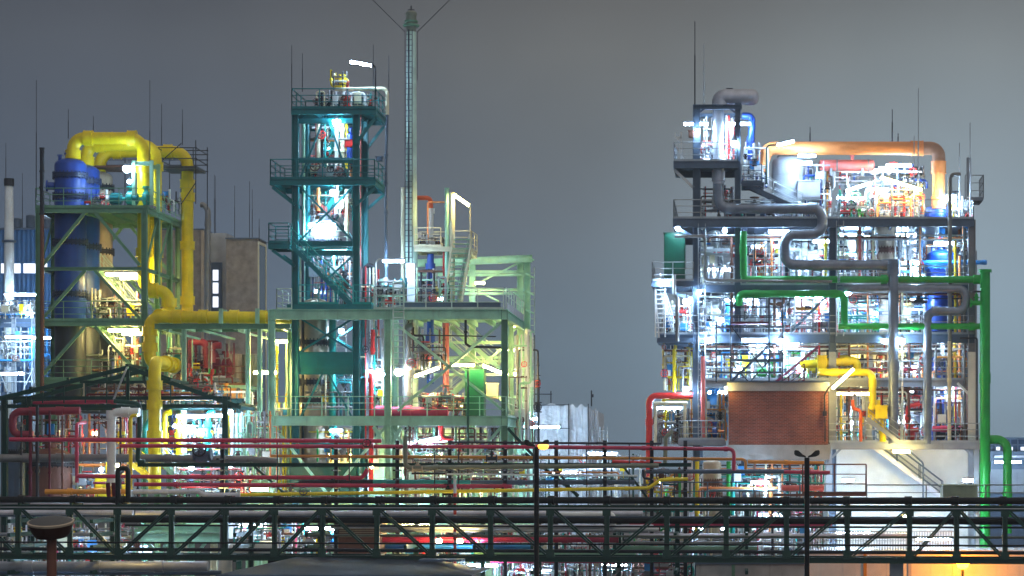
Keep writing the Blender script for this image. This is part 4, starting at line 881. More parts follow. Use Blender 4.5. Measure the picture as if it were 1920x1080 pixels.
lamp('g','cool',748,697,137.8,'behind the ladder of the centre frame',ln=1.3); lamp('t','cool',706,698,137.9,'slanting left of the middle column of the centre frame',ang=13,ln=0.65); lamp('t','cool',738,489,138.0,'on the white bent pole left of the stack',ln=0.75)
post_for('white bent lamp pole on the upper deck beside the tower', 705, 486, 580, 138.0, 24, 'white')
lamp('t','cool',806,824,137.5,'slanting under the lower centre deck',ang=-12,ln=0.75); lamp('g','cool',769,831,137.2,'beside the black bends under the lower centre deck',ln=0.6); lamp('t','cool',998,786,146.0,'at the right rear column of the centre frame',ang=-10,ln=0.5)
lamp('t','warm',960,700,145.5,'behind the right front column of the centre frame',yaw=80,ln=1.2); lamp('t','warm',960,610,145.6,'under the upper right corner of the centre frame',yaw=70,ln=0.5); lamp('t','warm',850,760,145,'low behind the cabinet of the centre frame',ln=1.2); lamp('t','warm',900,530,145.0,'behind the cream stair of the centre frame',ln=0.35)
lamp('t','warm',957,655,145.8,'behind the right side rail of the centre frame',yaw=80,ln=0.9); lamp('t','cool',820,560,143,'low behind the kick plate of the upper centre deck',ln=0.7); lamp('t','warm',560,760,140,'left of the tan column under the centre deck',yaw=40,ln=0.7); lamp('t','warm',525,640,139,'inside the left end of the centre frame',ln=0.6)
lamp('t','warm',870,905,141.5,'behind the front rack below the centre frame',ln=1.2); lamp('t','cool',930,870,143,'low behind the right column of the centre frame',ln=1.0); lamp('g','warm',697,875,136.5,'behind the rack beside the crimson bend',ln=0.6)
# wrapped scaffold and far things behind
t = thing('wrapped_scaffold', 'scaffold tower wrapped in white tarpaulin behind the centre frame', 'wrapped scaffold', (wx(1058,172),177,0))
def tarp_sheet(px0, px1, py0, Y, d):
    k = MB(); rnd = random.Random(px0); nx, nz = 24, 14; xx0, xx1, z1 = wx(px0,Y), wx(px1,Y), wz(py0,Y)
    vs = []
    for j in range(nz+1):
        for i in range(nx+1):
            u, w = i/nx, j/nz
            vs.append((xx0+(xx1-xx0)*u, Y - 0.10*math.sin(u*19+w*3)-0.12*math.sin(w*9+u*6)+rnd.uniform(-0.05,0.05), z1*w + (0.12*math.sin(u*13) if j == nz else 0)))
    fs = [(j*(nx+1)+i, j*(nx+1)+i+1, (j+1)*(nx+1)+i+1, (j+1)*(nx+1)+i) for j in range(nz) for i in range(nx)]
    k._add(vs, fs); k.box(xx0+0.05,xx1-0.05,Y+0.2,Y+d,0,z1-0.15); return k
tarp_sheet(985,1066,759,172,8).build('tarpaulin', M['tarp'], t); tarp_sheet(1068,1104,761,172.6,8).build('tarpaulin', M['tarp'], t); tarp_sheet(1104.5,1123,768,174,7).build('tarpaulin', M['tarp'], t)
k = MB()
for px, Y in ((1005,171.4),(1066,171.6),(1103,172)): k.cyl(W(px,960,Y), W(px,757,Y), 0.035, 6)
k.cyl(W(985,804,171.4), W(1068,803,171.4), 0.03, 6); k.cyl(W(985,760,171.5), W(1066,759,171.5), 0.03, 6)
k.cyl(W(1033,760,176), W(1033,733,176), 0.04, 6); k.cyl(W(990,739,176), W(1035,739,176), 0.04, 6)
k.build('scaffold_tubes', M['dsteel'], t)
k = MB()
for px in (1110,1125,1131,1139): k.cyl(W(px,935,172), W(px,800 if px > 1115 else 808,172), 0.035, 6)
for py in (808,821,840,860,880,905): k.cyl(W(1108,py,172), W(1141,py,172), 0.03, 6)
k.build('scaffold_tubes', M['rail'], t)
k = MB(); a = W(1109,762,176); k.cyl(a, W(1109,732,176), 0.05, 6); k.cyl(W(1109,742,176), W(1113,742,176), 0.12, 8); k.build('antenna', M['dsteel'], t)
manifold('pale pipework and frames below the wrapped scaffold', 81, 990, 1200, 850, 935, 150, 160, ['white','grey','lilac','dgreen','white'], 26, 6, 5, R=150)
lamp('t','cool',1060,885,152,'in front of the foot of the wrapped scaffold',ln=1.2); lamp('t','cool',1130,850,158,'right of the foot of the wrapped scaffold',ln=1.2)
lamp('t','cool',1010,800,165,'left in front of the white tarpaulin',ln=1.8)

# panelled low building seen between the pipes under the centre frame
t = thing('panel_building', 'pale panelled low building glimpsed behind the front rack', 'building', (wx(720,149.5),152,0))
MB().pbox(470,985,806,1100,149.5,6).build('wall', M['pgreen'], t); MB().pbox(468,987,802,806,149.3,6.4).build('roof_edge', M['grey'], t)
for px in range(490,980,62): MB().pbox(px,px+34,838,880,149.42,0.078).build('panel', M['cream'], t)
for i, (px, py) in enumerate(((560,905),(640,850),(760,905),(820,850),(900,850))[1:4]): lamp('t','cool' if i % 2 else 'warm',px,py,147.6,('lighting the panelled building, '+('high one behind the tower','low one right of the tower','high one left of the cabinet')[i]),ln=1.0)
# ------------------------------------------------------------------ RIGHT UNIT: dark slate frame
R = 137.5; YB = 147.5
cols = [1306,1395,1480,1561,1650,1735,1822]
t = runit = thing('steel_structure', 'dark slate steel frame of the large right hand plant', 'steel frame', (wx(1560,R), 142, 0))
X = lambda px: wx(px,R)
def zz(py): return wz(py,R)
for px in (1306,1561,1822): MB().hcol(X(px), R-0.2, 0, zz(412 if px != 1306 else 197), 0.42, 0.05).build('column', M['slate'] if px != 1822 else M['grey'], t)
for px in (1306,1395,1480,1561,1650,1735,1822):
    for Y in (142.2,YB): MB().hcol(X(px), Y, 0, zz(412), 0.36, 0.05).build('column', M['slate'], t)
MB().hcol(X(1383), R-0.2, zz(640), zz(197), 0.34, 0.05).build('column', M['slate'], t)
for px in (1306,1383): MB().hcol(X(px), 140.6, zz(410), zz(200), 0.34).build('column', M['slate'], t)
k = MB()
for Y in (R,140.8): k2 = MB(); k2.ibeam((X(1300),Y,zz(196.5)),(X(1391),Y,zz(196.5)),0.26,0.3); k2.build('portal_beam', M['slate'], t)
k.bar(W(1310,212,R),W(1322,203,R),0.1); k.build('corner_brace', M['slate'], t); MB().bar(W(1379,212,R),W(1367,203,R),0.1).build('corner_brace', M['slate'], t)
def rdeck(pxa, pxb, py, ya, yb, h=0.34, m='slate', rl=True, rm='rail', sides=True, gap=None):
    k = MB(); xa, xb, z = X(pxa), X(pxb), zz(py); deckplate(k, xa, xb, ya, yb, z, h); k.build('deck', M[m], t)
    if rl:
        k = MB(); pts = [(xa+0.05,ya+0.06,z),(xb-0.05,ya+0.06,z)]
        if sides: pts = [(xa+0.05,yb-0.05,z)] + pts + [(xb-0.05,yb-0.05,z)]
        rail(k, pts, 1.08, 0.03); k.build('railing', M[rm], t)
rdeck(1263,1384,304,R-0.5,141.5,0.4); rdeck(1262,1572,411,R-0.4,147.6,0.5); rdeck(1572.5,1826,411,R-0.3,147.6,0.45)
rdeck(1222,1302,528,R-0.5,141,0.34); rdeck(1310,1828,534,R+0.1,147.6,0.42); rdeck(1236,1828,627,R-0.1,147.6,0.5); rdeck(1310,1828,712,R+0.2,147.6,0.4,'grey')
rdeck(1272,1360,825,R-0.9,141,0.3,'grey'); rdeck(1550,1838,830,R-1.0,147,0.4,'grey')
rdeck(1440,1560,470,140.5,147,0.22,'slate'); rdeck(1570,1815,576,140.5,147,0.22,'slate'); rdeck(1570,1815,670,140.5,147,0.22,'grey'); rdeck(1320,1555,582,140.8,147,0.22,'slate')
for a, b in (((1300,352),(1264,318)),((1302,445),(1264,425)),((1302,560),(1226,540)),((1300,650),(1240,640))): MB().bar(W(*a,R), W(*b,R), 0.12, 0.16).build('bracket', M['white'] if a[1] < 400 else M['slate'], t)
for a, b, m in (((1315,430),(1330,418),'white'),((1561,545),(1480,625),'slate'),((1820,640),(1800,628),'white'),((1820,742),(1795,718),'white'),((1820,432),(1795,414),'sky'),((1366,720),(1440,650),'dsteel'),((1535,650),(1450,720),'maroon')): MB().bar(W(*a,R+0.2), W(*b,R+0.2), 0.14).build('brace', M[m], t)
for px, m in ((1306,'slate'),(1561,'grey'),(1822,'white')):
    MB().pbox(px-7,px+7,660,830,R-0.22,0.018).build('cover_plate', M[m], t)
k = MB(); ladder(k, W(1316,830,R-0.3), zz(420), 0.4, 0.024, 0.35); ladder(k, W(1575,630,R-0.3), zz(415), 0.4, 0.024, 0.35); k.build('ladder', M['rail'], t)
k = MB(); ladder(k, W(1698,560,138.4), zz(420), 0.5, 0.026, 0.32, cage=True); ladder(k, W(1716,560,139.4), zz(420), 0.45, 0.026, 0.32, cage=True); k.build('ladder', M['rail'], t)
stairs(t, W(1395,345,137.0), W(1505,395,137.0), 0.8, M['slate'], M['rail']); 
k = MB(); deckplate(k, X(1390), X(1432), R-0.7, 139, zz(345), 0.2); rail(k, [(X(1390),R-0.65,zz(345)),(X(1428),R-0.65,zz(345))], 1.05); k.build('landing', M['slate'], t)
stairs(t, W(1508,715,R-0.5), W(1450,760,R-0.5), 0.7, M['maroon'], M['maroon'])
stairs(t, W(1626,785,R-1.2), W(1690,832,R-1.2), 0.8, M['grey'], M['rail'])
# stair cage on the left flank
k = MB(); deckplate(k, X(1232), X(1300), R-0.4, 140, zz(634), 0.28); k.build('landing', M['slate'], t)
stairs(t, W(1238,545,137.6), W(1262,628,137.6), 0.8, M['white'], M['white'])
k = MB(); ladder(k, W(1238,632,137.2), zz(540), 0.55, 0.035, 0.27); k.cyl(W(1228,540,137.2), W(1236,634,137.2), 0.04, 6); k.build('ladder', M['white'], t)
# gantry arm top left
k = MB(); k.bar(W(1277,305,R), W(1277,248,R), 0.09); k.bar(W(1266,258,R), W(1278,258,R), 0.09); k.bar(W(1266,259,R), W(1266,248,R), 0.08); k.bar(W(1269,258,R), W(1277,267,R), 0.07); k.bar(W(1266,272,R), W(1286,305,R), 0.08); k.build('davit', M['white'], t)
# silver stack pipe with hood
pipe('silver hooded exhaust pipe crowning the right plant', M['silver'], [W(1347,392,137.9),W(1347,199,137.9)], 0.32, 0, [(0,0.07),(0,0.32)], seams=1.1)
t2 = thing('silencer', 'fat silver silencer hood bent over the top of the exhaust pipe', 'silencer', W(1350,199,137.9))
k = MB(); k.tube([W(1350,200,137.9),W(1350,182,137.9),W(1408,182,137.9)],0.46,0.5,20,cap=False); c = W(1408,182,137.9); k.lathe((0,137.9,c.z), [(0.46,c.x),(0.45,c.x+0.15),(0.40,c.x+0.29),(0.28,c.x+0.39),(0.1,c.x+0.44)], 20, 'x'); k.build('shell', M['silver'], t2)
k = MB(); k.box(wx(1378,137.9),wx(1390,137.9),137.5,138.2,wz(208,137.9),wz(195,137.9)); k.build('saddle', M['slate'], t2)
k = MB(); k.box(wx(1362,137.9),wx(1374,137.9),137.8,138.0,wz(168,137.9),wz(165.5,137.9)); k.build('hatch', M['dsteel'], t2)
S = dict(seams=1.0)
pipe('grey insulated line winding below the main deck of the right plant', M['duct'], [W(1347,345,137.1),W(1347,391,137.1),W(1542,391,137.1),W(1542,439,136.9),W(1472,439,136.9),W(1472,497,136.9),W(1676,497,136.9)], 0.295, 0.62, [(1,0.12),(1,0.9),(5,0.3),(5,0.94)], **S)
pipe('tall straight grey clad riser on the right plant', M['duct'], [W(1675,832,136.6),W(1675,487,136.6)], 0.29, 0, [(0,0.42),(0,0.95)], seams=1.2)
pipe('grey clad riser with an S bend near the right corner', M['duct'], [W(1739,832,136.7),W(1739,583,136.7),W(1811,583,136.7),W(1811,541,136.7),W(1590,541,136.7),W(1560,548,139)], 0.235, 0.5, [(0,0.68),(1,0.2),(3,0.3),(3,0.6)], seams=1.2)
pipe('dark hooked vent pipe running down the right plant', M['steel'], [W(1781,700,136.9),W(1781,327,136.9),W(1801,327,136.9)], 0.12, 0.4, [(0,0.4)])
pipe('beige riser in front of the lower blue tank', M['cream'], [W(1780,832,136.8),W(1780,640,136.8)], 0.11, 0, [(0,0.35),(0,0.62)], cr=1.25)
pipe('dark blue bent pipe behind the portal frame', M['blue'], [W(1404,300,139),W(1410,240,139),W(1410,217,139),W(1392,217,139)], 0.20, 0.45, [(0,0.6)])
pipe('fat salmon orange overhead pipe with a straight drop at its right', M['orange'], [W(1425,320,139.5),W(1438,278,139.5),W(1728,278,139.5)], 0.39, 0.6, [(1,0.97)], cr=1.12, seams=2.8)
pipe('worn grey orange elbow at the right end of the orange pipe', M['worn'], [W(1728,278,139.5),W(1760,278,139.5),W(1760,312,139.5)], 0.39, 0.98, [], cr=1.12)
pipe('salmon orange drop leg entering the blue vessel', M['orange'], [W(1760,312,139.5),W(1760,384,139.5)], 0.38, 0, [(0,0.03),(0,0.95)], cr=1.14)
# green pipes
GP = 'green cooling water pipes of the right plant'
pipe('upper left green pipe, dropping then running right', M['green'], [W(1394,434,136.9),W(1394,524,136.9),W(1570,524,136.9)], 0.20, 0.3, [(0,0.4),(1,0.6)], group=GP, seams=2.4, cr=1.12)
pipe('upper right green pipe joining the fat green riser', M['green'], [W(1575,524,136.7),W(1850,524,136.7)], 0.20, 0, [(0,0.3),(0,0.93)], group=GP, seams=2.4, cr=1.35)
pipe('middle green pipe with a capped left end and a down elbow', M['green'], [W(1386,570,137.5),W(1386,551,136.7),W(1583,551,136.7),W(1583,608,136.7)], 0.21, 0.35, [(1,0.16),(1,0.9)], group=GP, seams=2.4, cr=1.12)
pipe('lower green pipe joining the fat green riser', M['green'], [W(1572,612,136.7),W(1850,612,136.7)], 0.18, 0, [(0,0.25),(0,0.52),(0,0.9)], group=GP, seams=2.4, cr=1.25)
pipe('fat green riser standing right of the right plant', M['green'], [W(1847,1100,136.4),W(1847,508,136.4)], 0.29, 0, [(0,0.38),(0,0.66)], group=GP, seams=2.4, cr=1.12)
k = MB(); k.cyl(W(1847,511,136.4),W(1847,505.5,136.4),0.38,18); tag(k.build('blind_flange', M['green']), 'green blind flange closing the top of the fat green riser', 'flange')
pipe('green elbow pipe right of the fat green riser', M['green'], [W(1847,824,136.8),W(1889,824,136.8),W(1889,1000,136.8)], 0.25, 0.62, [(1,0.6)], group=GP, seams=2.4, cr=1.12)
t2 = thing('valve', 'green hand valve on the left of the fat green riser', 'valve', W(1829,570,136.4)); add_valve(t2, W(1831,568,136.4), (1,0,0), 1.7, M['green'], M['dsteel'], random.Random(2))
# vessels of the right unit
def rvessel(lab, m, px, w, pa, pb, Y, rings=(), **kw):
    r = w*Y/F/2; return vessel(lab, M[m], (wx(px,Y),Y), r, wz(pb,Y), wz(pa,Y), [wz(p,Y) for p in rings], **kw)
rvessel('blue vessel under the orange drop leg on the top deck','blue',1759,52,386,412,140.0,nozzle=False,head=0.25)
rvessel('upper blue tank at the right side of the right plant','blue',1765,56,468,622,140.4,(500,),ringmat=M['sky'])
rvessel('dark blue tank one storey below, right side','blue',1766,46,668,712,140.2,head=0.15,nozzle=False)
rvessel('lowest blue tank beside the beige riser','blue',1768,50,738,826,140.4,(800,),ringmat=M['sky'])
rvessel('cream banded column rising through the right plant','tan',1660,42,395,828,141.2,(470,540,690),ringmat=M['brown'],seams=[wz(p,141.2) for p in (440,565,585,655)])
rvessel('big silver white tank on the top deck beside the stair','grey',1478,62,292,408,140.5,(),ringmat=M['grey'],seams=[wz(p,140.5) for p in (330,370)])
rvessel('tall white column left in the right plant','white',1341,32,432,490,140.6,nozzle=False)
rvessel('white tank standing left in the third storey','white',1340,56,566,625,141.4,(600,),ringmat=M['grey'])
rvessel('light blue tank beside the left white tank','sky',1362,26,562,625,141.0,nozzle=False)
rvessel('silver tank left of the other one in the third storey','silver',1425,58,556,625,141.6,head=0.25)
rvessel('silver tank right of the other one in the third storey','silver',1505,46,562,625,141.4,head=0.25)
rvessel('white tank in the second storey behind the green pipe','white',1430,48,480,532,142,head=0.3)
rvessel('pale blue tank at the brick box, lower left of the right plant','sky',1340,50,738,825,141.2,(770,),ringmat=M['white'])
rvessel('light blue column below the left scaffold','sky',1350,30,650,712,141.0,nozzle=False)
rvessel('silver drum standing behind the red lower pump','silver',1712,30,745,800,141,legs=False)
drum('white cooler drum in the second storey of the right plant', M['white'], wx(1351,139.5), wx(1382,139.5), 139.5, wz(479,139.5), 0.28)
drum('rusty exchanger drum below the orange overhead pipe', M['pink'], wx(1535,141), wx(1640,141), 141, wz(310,141), 0.33)
drum('blue exchanger drum on the top deck right of the stair', M['slate'], wx(1620,142.5), wx(1730,142.5), 142.5, wz(322,142.5), 0.3)
drum('white exchanger drum under the main deck near the fan', M['white'], wx(1490,140), wx(1545,140), 140, wz(478,140), 0.3)
drum('yellow blower drum over the brick box', M['yellow'], wx(1512,139), wx(1545,139), 139, wz(690,139), 0.32)
cabinet('white equipment enclosure at the top of the stair', M['lilac'], 1496, 1538, 340, 372, 138.6, 1.5, name='enclosure')
cabinet('tall dark green cabinet hung on the left flank', M['cabgreen'], 1245, 1284, 438, 523, 138.0, 2.0)
cabinet('small dark sign box on the portal column', M['brown'], 1291, 1301, 246, 258, 137.2, 0.2, name='sign_box')
# brick box
t = thing('brick_house', 'windowless red brick house under the right plant', 'building', (wx(1460,134.5),136,wz(862,134.5)))
MB().pbox(1366,1553,733,834,134.5,2.9).build('wall', M['brick'], t)
MB().pbox(1364,1556,717,733,134.35,3.2).build('roof_band', M['cement'], t)
MB().pbox(1364,1556,834,862,134.38,3.15).build('foundation', M['cement'], t)
MB().pbox(1363,1557,714.5,717,134.2,3.4).build('roof', M['slate'], t)
k = MB(); k.tube([W(1546,778,134.3),W(1546,740,134.3),W(1556,724,134.0)],0.05,0.3,8); k.box(wx(1542.5,134.3),wx(1550,134.3),134.15,134.35,wz(780,134.3),wz(771,134.3)); k.cyl(W(1547,828,134.3),W(1547,782,134.3),0.04,6); k.build('cable_conduit', M['dsteel'], t)
# yellow ducts
pipe('fat yellow duct over the brick house dropping to the yellow boxes', M['yellow'], [W(1535,698,136.4),W(1636,698,136.4),W(1636,768,136.4)], 0.21, 0.4, [(0,0.3),(0,0.6),(1,0.3)], cr=1.1)
pipe('yellow duct behind the slanting warm lamp', M['yellow'], [W(1500,684,137.8),W(1607,676,137.8),W(1607,700,137.8)], 0.24, 0.3, [(0,0.5),(0,0.8)], cr=1.15)
cabinet('yellow machine casing left over the brick house', M['yellow'], 1533, 1550, 668, 703, 136.9, 0.9, name='machine_casing')
cabinet('square yellow casing below the yellow duct', M['yellow'], 1641, 1664, 762, 785, 136.2, 0.8, name='machine_casing')
cabinet('small yellow casing hidden behind the yellow duct', M['yellow'], 1575, 1592, 668, 682, 138.4, 0.6, name='machine_casing')
pipe('yellow leg under the square yellow casing', M['yellow'], [W(1655,786,136.6),W(1655,828,136.6)], 0.2, 0, [(0,0.5)], cr=1.15)
drum('yellow fan volute beside the square yellow casing', M['yellow'], wx(1626,136.8), wx(1640,136.8), 136.8, wz(770,136.8), 0.26, 'yellow', 'fan', 'fan')
pipe('red orange S bend pipe behind the yellow railing', mat('vermilion_paint', (0.8,0.13,0.03), 0.38), [W(1599,750,136.6),W(1599,766,136.6),W(1614,770,136.6),W(1614,828,136.6)], 0.10, 0.25)
pipe('red elbow pipe beside the second silver riser', M['red'], [W(1725,757,138),W(1702,762,138),W(1702,806,138),W(1722,806,138)], 0.14, 0.25, [(1,0.5)])
pipe('crimson main low behind the beige riser', M['crimson'], [W(1748,804,138),W(1800,804,138)], 0.17, 0, [(0,0.4)])
pipe('crimson beam pipe across the fourth storey', M['crimson'], [W(1570,693,139),W(1730,693,139)], 0.09, 0)
pipe('yellow riser at the right edge of the right plant', M['yellow'], [W(1791,828,139),W(1791,450,139)], 0.075, 0, [(0,0.3),(0,0.6)], cr=1.4)
pipe('orange riser at the right edge of the right plant', M['orange'], [W(1799,828,139.3),W(1799,480,139.3)], 0.08, 0, [(0,0.2),(0,0.5)], cr=1.4)
pipe('rust red riser right of the left slate column', M['pink'], [W(1318,825,137),W(1318,668,137)], 0.12, 0, [(0,0.25),(0,0.5)], cr=1.2)
pipe('grey drain pipe down the left flank', M['steel'], [W(1264,515,137),W(1264,552,137),W(1270,560,137),W(1270,640,137)], 0.11, 0.2, [(2,0.6)])
pipe('silver conduit looping over the second storey', M['steel'], [W(1265,443,136.9),W(1322,443,136.9),W(1322,526,136.9),W(1560,528,136.5)], 0.09, 0.2, [(2,0.1)])
pipe('thin dark conduit down the right corner column', M['dsteel'], [W(1800,634,137),W(1832,634,137),W(1832,830,137)], 0.05, 0.1)
pipe('blue horizontal beam pipe sticking out at the right', M['sky'], [W(1710,492,139.5),W(1850,492,139.5)], 0.13, 0, [(0,0.97)], cr=1.1)
# red and yellow pipework left of the brick house
pipe('bright red riser with an elbow left of the right plant', M['red'], [W(1300,742,137.5),W(1217,742,137.5),W(1217,940,137.5)], 0.19, 0.45, [(1,0.25)])
pipe('yellow main below the red elbow', M['yellow'], [W(1244,760,138.2),W(1244,747,138.2),W(1292,747,138.2)], 0.12, 0.2)
pipe('yellow riser at the foot of the left flank', M['yellow'], [W(1264,735,138),W(1264,655,138)], 0.10, 0, [(0,0.3)], cr=1.2)
t = thing('pipe_portal', 'beige portal frame of pipes beside the bright red riser', 'frame', W(1255,830,137.2))
for px in (1229,1284): MB().cyl(W(px,832,137.2),W(px,757,137.2),0.09,10).build('post', M['cream'], t)
MB().cyl(W(1226,756,137.2),W(1289,756,137.2),0.10,10).build('beam', M['cream'], t)
pipe('olive pipe bending down from the front rack to the valves', M['olive'], [W(1262,808,133),W(1248,820,133),W(1247,872,133)], 0.12, 0.2, [(1,0.4)], cr=1.3)
PR = ['white','grey','silver','cream','steel','sky','white','pink']
PR2 = ['white','brown','cream','orange','steel','crimson','tealb']
jobs = [ # px0 px1 py0 py1 Y0 Y1 palette n valves boxes label
 (1312,1376,215,304,138.4,140.6,['white','silver','white','red','pink'],16,6,3,'white and red pipework inside the portal frame'),
 (1392,1440,265,345,138,141,['white','steel','blue','white'],14,5,2,'white pipework behind the landing of the top stair'),
 (1500,1560,300,410,139.5,143,['white','tealb','ochre','blue','grey'],18,8,3,'blue and white pipework under the orange overhead pipe'),
 (1575,1640,355,410,138.2,141,['white','brown','green','tealb','grey'],22,12,2,'white and green valves on the right top deck'),
 (1640,1735,345,410,138.2,142,['brown','orange','cream','steel','red'],28,14,2,'orange lit valves under the slanting warm lamp of the top deck'),
 (1560,1740,305,350,141,144,['blue','white','grey','red','slate'],20,6,4,'pipework around the exchangers below the orange pipe'),
 (1785,1820,365,410,138.5,142,['white','orange','yellow','grey'],10,4,2,'white boxes at the right end of the top deck'),
 (1310,1376,345,410,138.5,141.5,['brown','red','silver','steel','white'],12,5,1,'red and steel pipework behind the exhaust pipe foot'),
 (1390,1520,375,410,138.5,141.5,['tealb','yellow','blue','white','brown'],18,7,2,'small pipework behind the silver winding line'),
 (1312,1392,432,533,138.5,141,PR,18,8,3,'white pipework in the left bay of the second storey'),
 (1400,1470,436,533,138.2,141,['white','orange','cream','grey','red'],22,10,3,'white and orange pipework beside the dropping green pipe'),
 (1480,1560,430,533,139,142.5,PR,22,10,4,'white pipework inside the winding silver line'),
 (1570,1650,432,533,138.5,142,['brown','yellow','cream','white','tealb','dsteel'],22,9,3,'brown and yellow pipework left of the banded column'),
 (1680,1735,432,533,139,143,['brown','slate','orange','white','sky'],18,8,2,'dark pipework behind the caged ladders'),
 (1735,1815,420,470,139.5,143,['white','lilac','orange','slate'],10,3,3,'white duct pieces above the upper blue tank'),
 (1312,1400,548,626,138.5,142,PR+['blue'],20,9,3,'white and blue pipework in the left bay of the third storey'),
 (1400,1480,555,626,138,140.8,['white','maroon','grey','brown'],16,8,2,'maroon and white pipework before the silver tanks'),
 (1480,1560,555,626,138,141,['white','ochre','pink','grey'],18,8,3,'white and ochre pipework right before the silver tanks'),
 (1570,1650,548,626,138.6,142,['orange','white','pink','tealb','sky'],24,10,3,'orange and white pipework behind the lower green elbow'),
 (1680,1740,545,626,138.6,142,['brown','orange','white','sky'],18,8,2,'brown and sky blue pipework left of the upper blue tank'),
 (1242,1300,560,634,138.2,140.5,['white','red','cream','brown'],14,6,2,'white and red pipework beside the left stair cage'),
 (1242,1302,638,730,138,140.5,['cream','yellow','white','brown'],18,9,2,'cream pipework below the left stair cage'),
 (1312,1380,645,712,138.4,141,['white','brown','sky','cream'],22,12,3,'cream valves left over the brick house'),
 (1380,1470,640,712,138.6,143,['white','tealb','blue','grey','white'],26,12,5,'white lit pipework behind the scaffold over the brick house'),
 (1470,1540,640,712,139,143,['white','cream','brown','green'],22,10,4,'white lit pipework behind the maroon stair'),
 (1570,1665,640,712,138.6,142,['red','yellow','cream','brown','dsteel'],24,10,3,'red and yellow pipework below the third storey'),
 (1685,1735,640,712,138.4,142,['brown','orange','red','cream'],18,9,2,'brown pipework between the two silver risers'),
 (1750,1815,640,712,138.4,140,['ochre','red','white','orange'],12,5,1,'ochre pipework above the dark blue tank'),
 (1225,1290,765,832,137.6,140.5,['cream','grey','yellow','brown','steel'],24,12,2,'cream valves inside the beige pipe portal'),
 (1295,1362,735,825,138,141,['white','ochre','blue','orange','cream'],20,8,3,'orange and blue pipework left of the brick house'),
 (1560,1625,738,830,137.4,142,['lilac','white','yellow','orange','steel','tealb'],24,8,3,'lilac and yellow pipework right of the brick house'),
 (1640,1735,718,830,138.6,142,['brown','steel','red','cream','dsteel'],26,12,3,'brown and red pipework behind the silver risers'),
 (1750,1815,718,828,138,140,['orange','crimson','brown','sky'],14,6,2,'crimson pipework around the lowest blue tank'),
]
for i, j in enumerate(jobs): manifold(j[10], 100+i, j[0], j[1], j[2], j[3], j[4], j[5], j[6], j[7], j[8], j[9])
for px, py, lab, m in ((1420,411,'blue grey pump on the main deck behind the winding line','slate'),(1700,830,'red pump at the foot of the silver risers','red'),(1775,830,'black pump at the foot of the lowest blue tank','dsteel'),(1330,825,'blue motor pump beside the brick house','blue'),(1590,533,'white pump in the second storey left of the banded column','white'),(1440,712,'green pump over the brick house roof','green'),(1545,626,'grey pump behind the lower green elbow','grey')):
    pump(lab, M[m], wx(px,138.4), 138.5, wz(py,R)+0.03, 1.0)
# scaffold in front of third storey
t = thing('tube_scaffold', 'tube scaffold with maroon planks over the brick house', 'scaffold', W(1430,712,136.5))
k = MB()
for Y in (135.6,136.8):
    for px in (1343,1370,1442,1467): k.cyl(W(px,716,Y,136), W(px,560 if px > 1350 else 605,Y,136), 0.035, 6)
    for py in (575,593,612,645,664,698): k.cyl(W(1343 if py > 600 else 1370,py,Y,136), W(1470,py,Y,136), 0.03, 6)
k.cyl(W(1370,610,135.6), W(1440,705,135.6), 0.03, 6); k.cyl(W(1368,676,135.6), W(1402,714,135.6), 0.035, 6); k.cyl(W(1442,676,135.6), W(1408,714,135.6), 0.035, 6)
k.build('tubes', M['dsteel'], t); MB().pbox(1369,1442,603,607,135.7,1.1).build('planks', M['maroon'], t); MB().pbox(1369,1467,673,677,135.7,1.1).build('planks', M['slate'], t)
